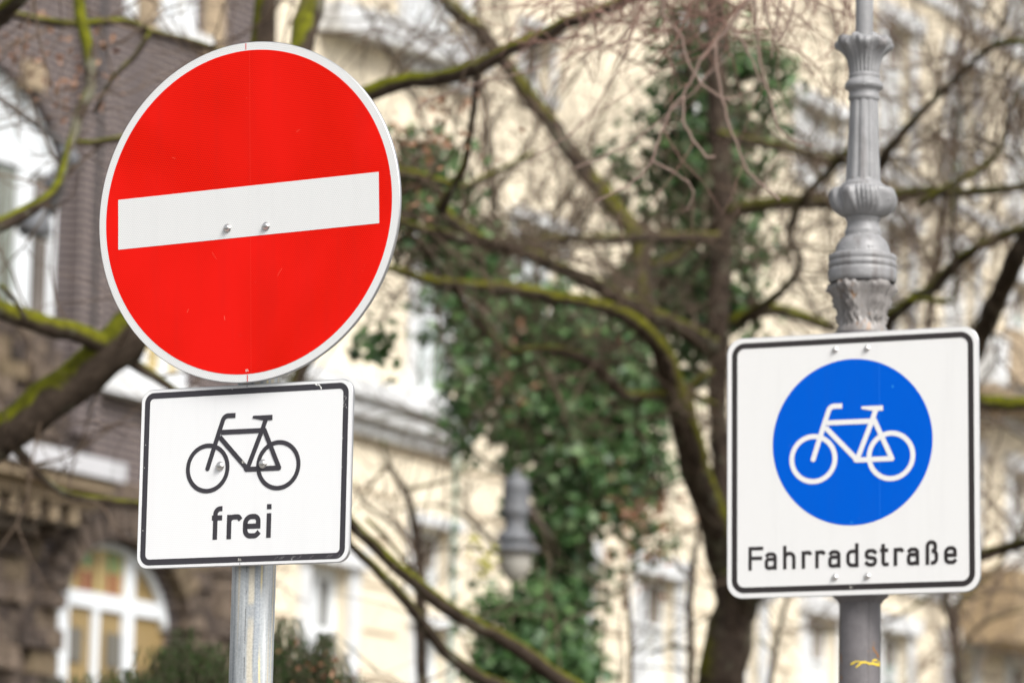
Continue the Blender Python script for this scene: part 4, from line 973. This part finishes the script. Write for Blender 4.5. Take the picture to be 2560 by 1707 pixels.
e([(1060, 130), (1150, 260), (1200, 370), (1235, 460)], 8, 6)
e([(1420, -420), (1350, 0), (1320, 150), (1300, 330)], 8, 7)
e([(1240, -200), (1260, 60), (1270, 120), (1340, 220), (1400, 120), (1420, 0)], 7, 6)
e([(-40, 880), (60, 820), (150, 770), (230, 690), (300, 620), (350, 540), (380, 480), (480, 300), (560, 60), (590, -400)], 6, 5, 13)
e([(180, 950), (350, 880), (500, 810), (640, 700), (760, 600), (860, 520), (960, 400), (1080, 300)], 6, 5, 13)
e([(-700, 620), (-620, 560), (-500, 520), (-300, 450), (-50, 400), (100, 300)], 5, 5, 13)
e([(400, -300), (400, 60), (390, 100), (330, 240), (250, 330), (290, 460)], 6, 4, 13)
e([(1480, -300), (1500, 20), (1600, 70), (1700, 60)], 6, 4, 13)
twigs(E_, 'twig_red', 3.5, (.15, .5), .003, -.4, 1, name='fine_twigs', droop=-.04, wob=.17)
# a hazy reddish fan of twigs at the top
b = MB()
for _ in range(130):
    p = P(rt.uniform(1380, 2140), -rt.uniform(10, 160), rt.uniform(11.5, 14.5)); d = Vector((rt.gauss(0, .7), rt.gauss(0, .3), -1))
    pts = twig_path(p, d, rt.uniform(.12, .42), 7, .15, .02); b.tube(pts, [.0032*(1-.6*i/7) for i in range(8)], 3, True, False)
for _ in range(60):
    p = P(rt.uniform(1400, 2000), rt.uniform(-20, 120), rt.uniform(12, 14)); d = Vector((rt.choice((-1, 1)), rt.gauss(0, .3), rt.gauss(.1, .3)))
    pts = twig_path(p, d, rt.uniform(.15, .4), 7, .25, 0); b.tube(pts, [.0032*(1-.6*i/7) for i in range(8)], 3, True, False)
tag(b.build('hanging_twigs', M['twig_red'], E_), kind='stuff')
reparent_fix(E_)

# far bare tree whose fine twigs veil the cream house
dG = 36
b_ = P(2300*K, 1700*K, dG); G_ = tree('bare_tree', (b_.x, b_.y, 0), 'distant bare tree whose fine twigs veil the right end of the cream house')
limb(G_, [(2215, 1760, 26), (2205, 1560, 24), (2190, 1450, 24), (2160, 1300, 22), (2140, 1000, 22), (2130, 800, 20), (2150, 600, 18), (2180, 400, 14), (2200, 200, 10), (2210, 0, 8)], dG, name='trunk', mt='bark2')
for q in ([(2140, 950, 14), (2220, 800, 12), (2300, 640, 10), (2352, 560, 8)], [(2150, 620, 12), (2060, 480, 10), (1990, 300, 9), (1960, 150, 7), (1900, 30, 5)], [(2170, 480, 12), (2240, 350, 10), (2300, 220, 8), (2352, 150, 7), (2420, 60, 5)], [(2190, 260, 9), (2140, 150, 8), (2110, 60, 6), (2090, -60, 5)], [(2135, 800, 12), (2020, 640, 10), (1930, 580, 8), (1800, 560, 6)], [(2180, 1400, 12), (2290, 1300, 10), (2352, 1200, 8)], [(2200, 1500, 9), (2260, 1430, 8), (2352, 1400, 6)], [(2160, 1350, 10), (2050, 1420, 8), (1900, 1450, 6), (1790, 1420, 4)], [(2190, 300, 8), (2250, 200, 7), (2290, 80, 6), (2330, -40, 5)], [(1960, 150, 7), (1850, 160, 6), (1740, 120, 5)], [(1990, 300, 7), (1900, 270, 6), (1800, 220, 5)]):
    limb(G_, q, dG, mt='bark2')
twigs(G_, 'twig_pale', 7.5, (.8, 2.2), .009, .5, 2, wob=.24)
reparent_fix(G_)
dH = 34
b_ = P(1250*K, 1700*K, dH); H_ = tree('bare_tree', (b_.x-1, b_.y, 0), 'distant bare tree before the cream house, just right of the round red sign')
limb(H_, [(1190, 1760, 26), (1185, 1400, 24), (1170, 1000, 24), (1150, 700, 20), (1130, 450, 16), (1110, 200, 12), (1090, -50, 8)], dH, name='trunk', mt='bark2')
for q in ([(1150, 650, 13), (1060, 500, 11), (980, 300, 8), (900, 130, 7), (820, 0, 5)], [(1130, 450, 12), (1220, 320, 10), (1300, 150, 8), (1360, -20, 6)], [(1150, 650, 12), (1260, 520, 10), (1360, 330, 8), (1420, 150, 6), (1460, 0, 5)], [(1110, 200, 8), (1020, 120, 7), (930, 60, 6), (830, -40, 5)], [(1170, 1100, 12), (1050, 1010, 9), (950, 960, 7), (860, 960, 5)], [(1180, 1300, 10), (1060, 1180, 8), (980, 1160, 6), (880, 1180, 4)], [(1120, 330, 9), (1030, 260, 7), (950, 210, 5), (870, 90, 4)]):
    limb(H_, q, dH, mt='bark2')
twigs(H_, 'twig', 5.5, (.7, 2.0), .008, .5, 2, wob=.24)
reparent_fix(H_)

# yew shrub behind the post
dY = 15
b_ = P(600, 2100, dY); Y_ = tree('yew_shrub', (b_.x, b_.y, 0), 'dark green yew shrub with feathery shoots behind the galvanised post', 'shrub')
def yew(tr, blobs, d):
    b = MB(); w = MB()
    for x, y, n, sp in blobs:
        for _ in range(n):
            dd = d+rt.gauss(0, .15); tip = P(x+rt.gauss(0, sp), y+abs(rt.gauss(0, sp*.6)), dd)
            dr = Vector((rt.gauss(0, .35), rt.gauss(0, .3), 1)).normalized(); L_ = rt.uniform(.18, .36); base = tip-dr*L_
            w.tube([base, tip], [.003, .0012], 3, True, False)
            k = int(L_/.009)
            for i in range(k):
                p = base+dr*L_*i/k; sd_ = Vector((rt.gauss(0, 1), rt.gauss(0, 1), rt.uniform(-.1, .5))).normalized()
                e2 = p+(sd_+dr*.6).normalized()*rt.uniform(.02, .035)*(1-.5*i/k); n_ = sd_.cross(dr).normalized()*.0032
                b.add([p-n_, p+n_, e2], [(0, 1, 2)])
    b.build('foliage', M['yew'], tr); w.build('stems', M['twig_dark'], tr)
yew(Y_, [(455, 1565, 30, 22), (430, 1610, 90, 36), (520, 1600, 80, 36), (560, 1650, 100, 40), (620, 1650, 60, 36), (310, 1665, 60, 40), (210, 1680, 40, 34), (150, 1690, 20, 25), (380, 1675, 120, 45), (500, 1665, 130, 45), (200, 1790, 110, 60), (340, 1800, 130, 60), (480, 1800, 130, 60), (600, 1790, 110, 60), (260, 1930, 110, 70), (420, 1940, 130, 70), (560, 1930, 110, 70)], dY)
b = MB(); b.tube([Vector((b_.x, b_.y, 0)), P(520, 1750, dY), P(500, 1640, dY)], [.06, .04, .015], 8); b.tube([Vector((b_.x, b_.y, 0)), P(330, 1780, dY), P(280, 1690, dY)], [.05, .03, .01], 8); b.build('trunk', M['bark2'], Y_)
reparent_fix(Y_)
b_ = P(800, 2100, dY); Y2 = tree('yew_shrub', (b_.x, b_.y, 0), 'smaller yew shrub with russet leaves at its foot, right of the galvanised post', 'shrub')
yew(Y2, [(712, 1540, 50, 20), (705, 1590, 90, 26), (815, 1575, 50, 16), (790, 1630, 130, 34), (720, 1660, 120, 34), (840, 1680, 80, 30), (740, 1780, 110, 50), (830, 1790, 100, 50), (780, 1900, 110, 60)], dY+.3)
b = MB(); b.tube([Vector((b_.x, b_.y, 0)), P(780, 1760, dY+.3), P(760, 1660, dY+.3)], [.05, .03, .01], 8); b.build('trunk', M['bark2'], Y2)
reparent_fix(Y2)
leaves_at(Y2, [P(x, y, dY) for x, y in ((795, 1680), (830, 1690), (850, 1665), (780, 1700), (720, 1640), (760, 1690), (862, 1700), (810, 1705))], 'dead', 5, .03, (.02, .035), 'russet_leaves')

# ------------------------------------------------------------------ lamps and pole
dL = 29.0
def lat(cx, y, sc=4.75, ox=1200, oy=1150): return P(ox+cx/sc, oy+y/sc, dL)
base = lat(415, 1000); kk = dL/FPX/4.75
ax = 3000
hl_loc = P(1415, 1150+300/4.75, 34.3)
hl = empty('hanging_lamp', (hl_loc.x, hl_loc.y, 0)); tag(hl, 'grey bell-shaped street lamp with frosted glass hanging on its arm before the ivy', 'street lamp')
z0_ = lat(415, 1120).z
def LP(prof): return [(z0_+(1120-y)*kk, r*kk) for y, r in prof][::-1]
lx, ly = base.x-hl_loc.x, base.y-hl_loc.y
b = MB(); b.lathe(LP([(110, 2), (120, 34), (160, 42), (198, 46), (204, 120), (225, 148), (300, 152), (310, 156)]), 32, None, lx, ly); b.build('cap', M['lampgrey'], hl)
b = MB(); b.lathe(LP([(308, 156), (320, 162), (330, 158), (590, 158), (605, 165), (640, 162), (660, 148), (690, 130), (800, 130), (830, 142), (870, 185), (920, 222), (955, 236), (962, 232), (970, 190)]), 40, None, lx, ly); b.build('housing', M['lampgrey'], hl)
b = MB(); b.lathe(LP([(955, 180), (1015, 180)]), 32, None, lx, ly); b.build('vent', M['lampdark'], hl)
b = MB(); b.lathe(LP([(1008, 190), (1012, 262), (1040, 285), (1075, 292), (1100, 288), (1112, 240), (1118, 205)]), 40, None, lx, ly); b.build('shade_rim', M['lampgrey'], hl)
b = MB(); b.lathe(LP([(1112, 205), (1180, 204), (1250, 190), (1320, 160), (1380, 122), (1430, 76), (1455, 36), (1462, 2)]), 40, None, lx, ly); b.build('glass_bowl', M['opal'], hl)
zA = lat(415, 335).z
b = MB(); b.tube([Vector((lx, ly, zA)), Vector((0, 0, zA+.05))], [.028, .03], 10); b.build('arm', mat('arm_brown', (.17, .13, .11), .6), hl)
b = MB(); b.lathe([(0, .07), (1.2, .065), (1.25, .05), (zA+.5, .038), (zA+.55, .001)], 16); b.build('post', M['lampgrey'], hl)
# lantern on the left, before the arched window
dW = 30.0
wl_p = P(60, 480, dW); wl = empty('lantern', (wl_p.x-.2, wl_p.y, 0)); tag(wl, 'blurred grey street lantern with a bright glass bottom beside the white arched window', 'street lamp')
def WP(x, y): p = P(x/3.92, 300+y/3.92, dW); return p-Vector((wl.location.x, wl.location.y, 0))
b = MB(); b.tube([WP(620, 250), WP(660, 340), WP(720, 480)], [.05, .075, .06], 14); b.build('bracket_cover', M['lampgrey'], wl)
b = MB(); b.tube([WP(610, 460), WP(560, 640), WP(500, 800), WP(490, 950)], [.05, .055, .05, .03], 12); b.build('hanger', M['lampdark'], wl)
b = MB(); b.tube([WP(520, 500), WP(500, 600), WP(470, 690)], [.03, .05, .04], 12); b.build('hood', M['lampgrey'], wl)
b = MB(); b.tube([WP(440, 850), WP(400, 950), WP(350, 1060), WP(330, 1130)], [.04, .075, .13, .10], 16); b.build('shade', M['lampgrey'], wl)
b = MB(); b.tube([WP(250, 960), WP(240, 1060), WP(290, 1130)], [.03, .06, .04], 12); b.build('reflector', M['lampdark'], wl)
b = MB(); b.tube([WP(440, 1080), WP(437, 1130), WP(432, 1190)], [.035, .06, .04], 14); b.build('glass_bowl', M['frame'], wl)
b = MB(); q = WP(620, 250); b.tube([q, q+Vector((-.5, 0, .35)), Vector((-.75, 0, q.z-.2)), Vector((-.75, 0, 0))], [.03, .03, .045, .07], 12); b.build('post', M['lampdark'], wl)
# pale green slender pole
dP = 40
gp = P(1137, 1300, dP); gpo = empty('slender_pole', (gp.x, gp.y, 0)); tag(gpo, 'slender pale green upright pole with bands, left of the hanging lamp', 'pole')
b = MB(); zt_ = P(1137, 985, dP).z; b.tube([Vector((-.02, 0, 0)), Vector((0, 0, zt_))], [.03, .022], 10); b.build('shaft', M['greenpole'], gpo)
for y in (1195, 1240, 1330, 1385, 1440):
    z_ = P(1137, y, dP).z; b = MB(); b.tube([Vector((0, 0, z_)), Vector((0, 0, z_+.07))], [.036, .036], 10); b.build('band', M['ivy'] if False else mat('band_green', (.05, .12, .06), .5), gpo)
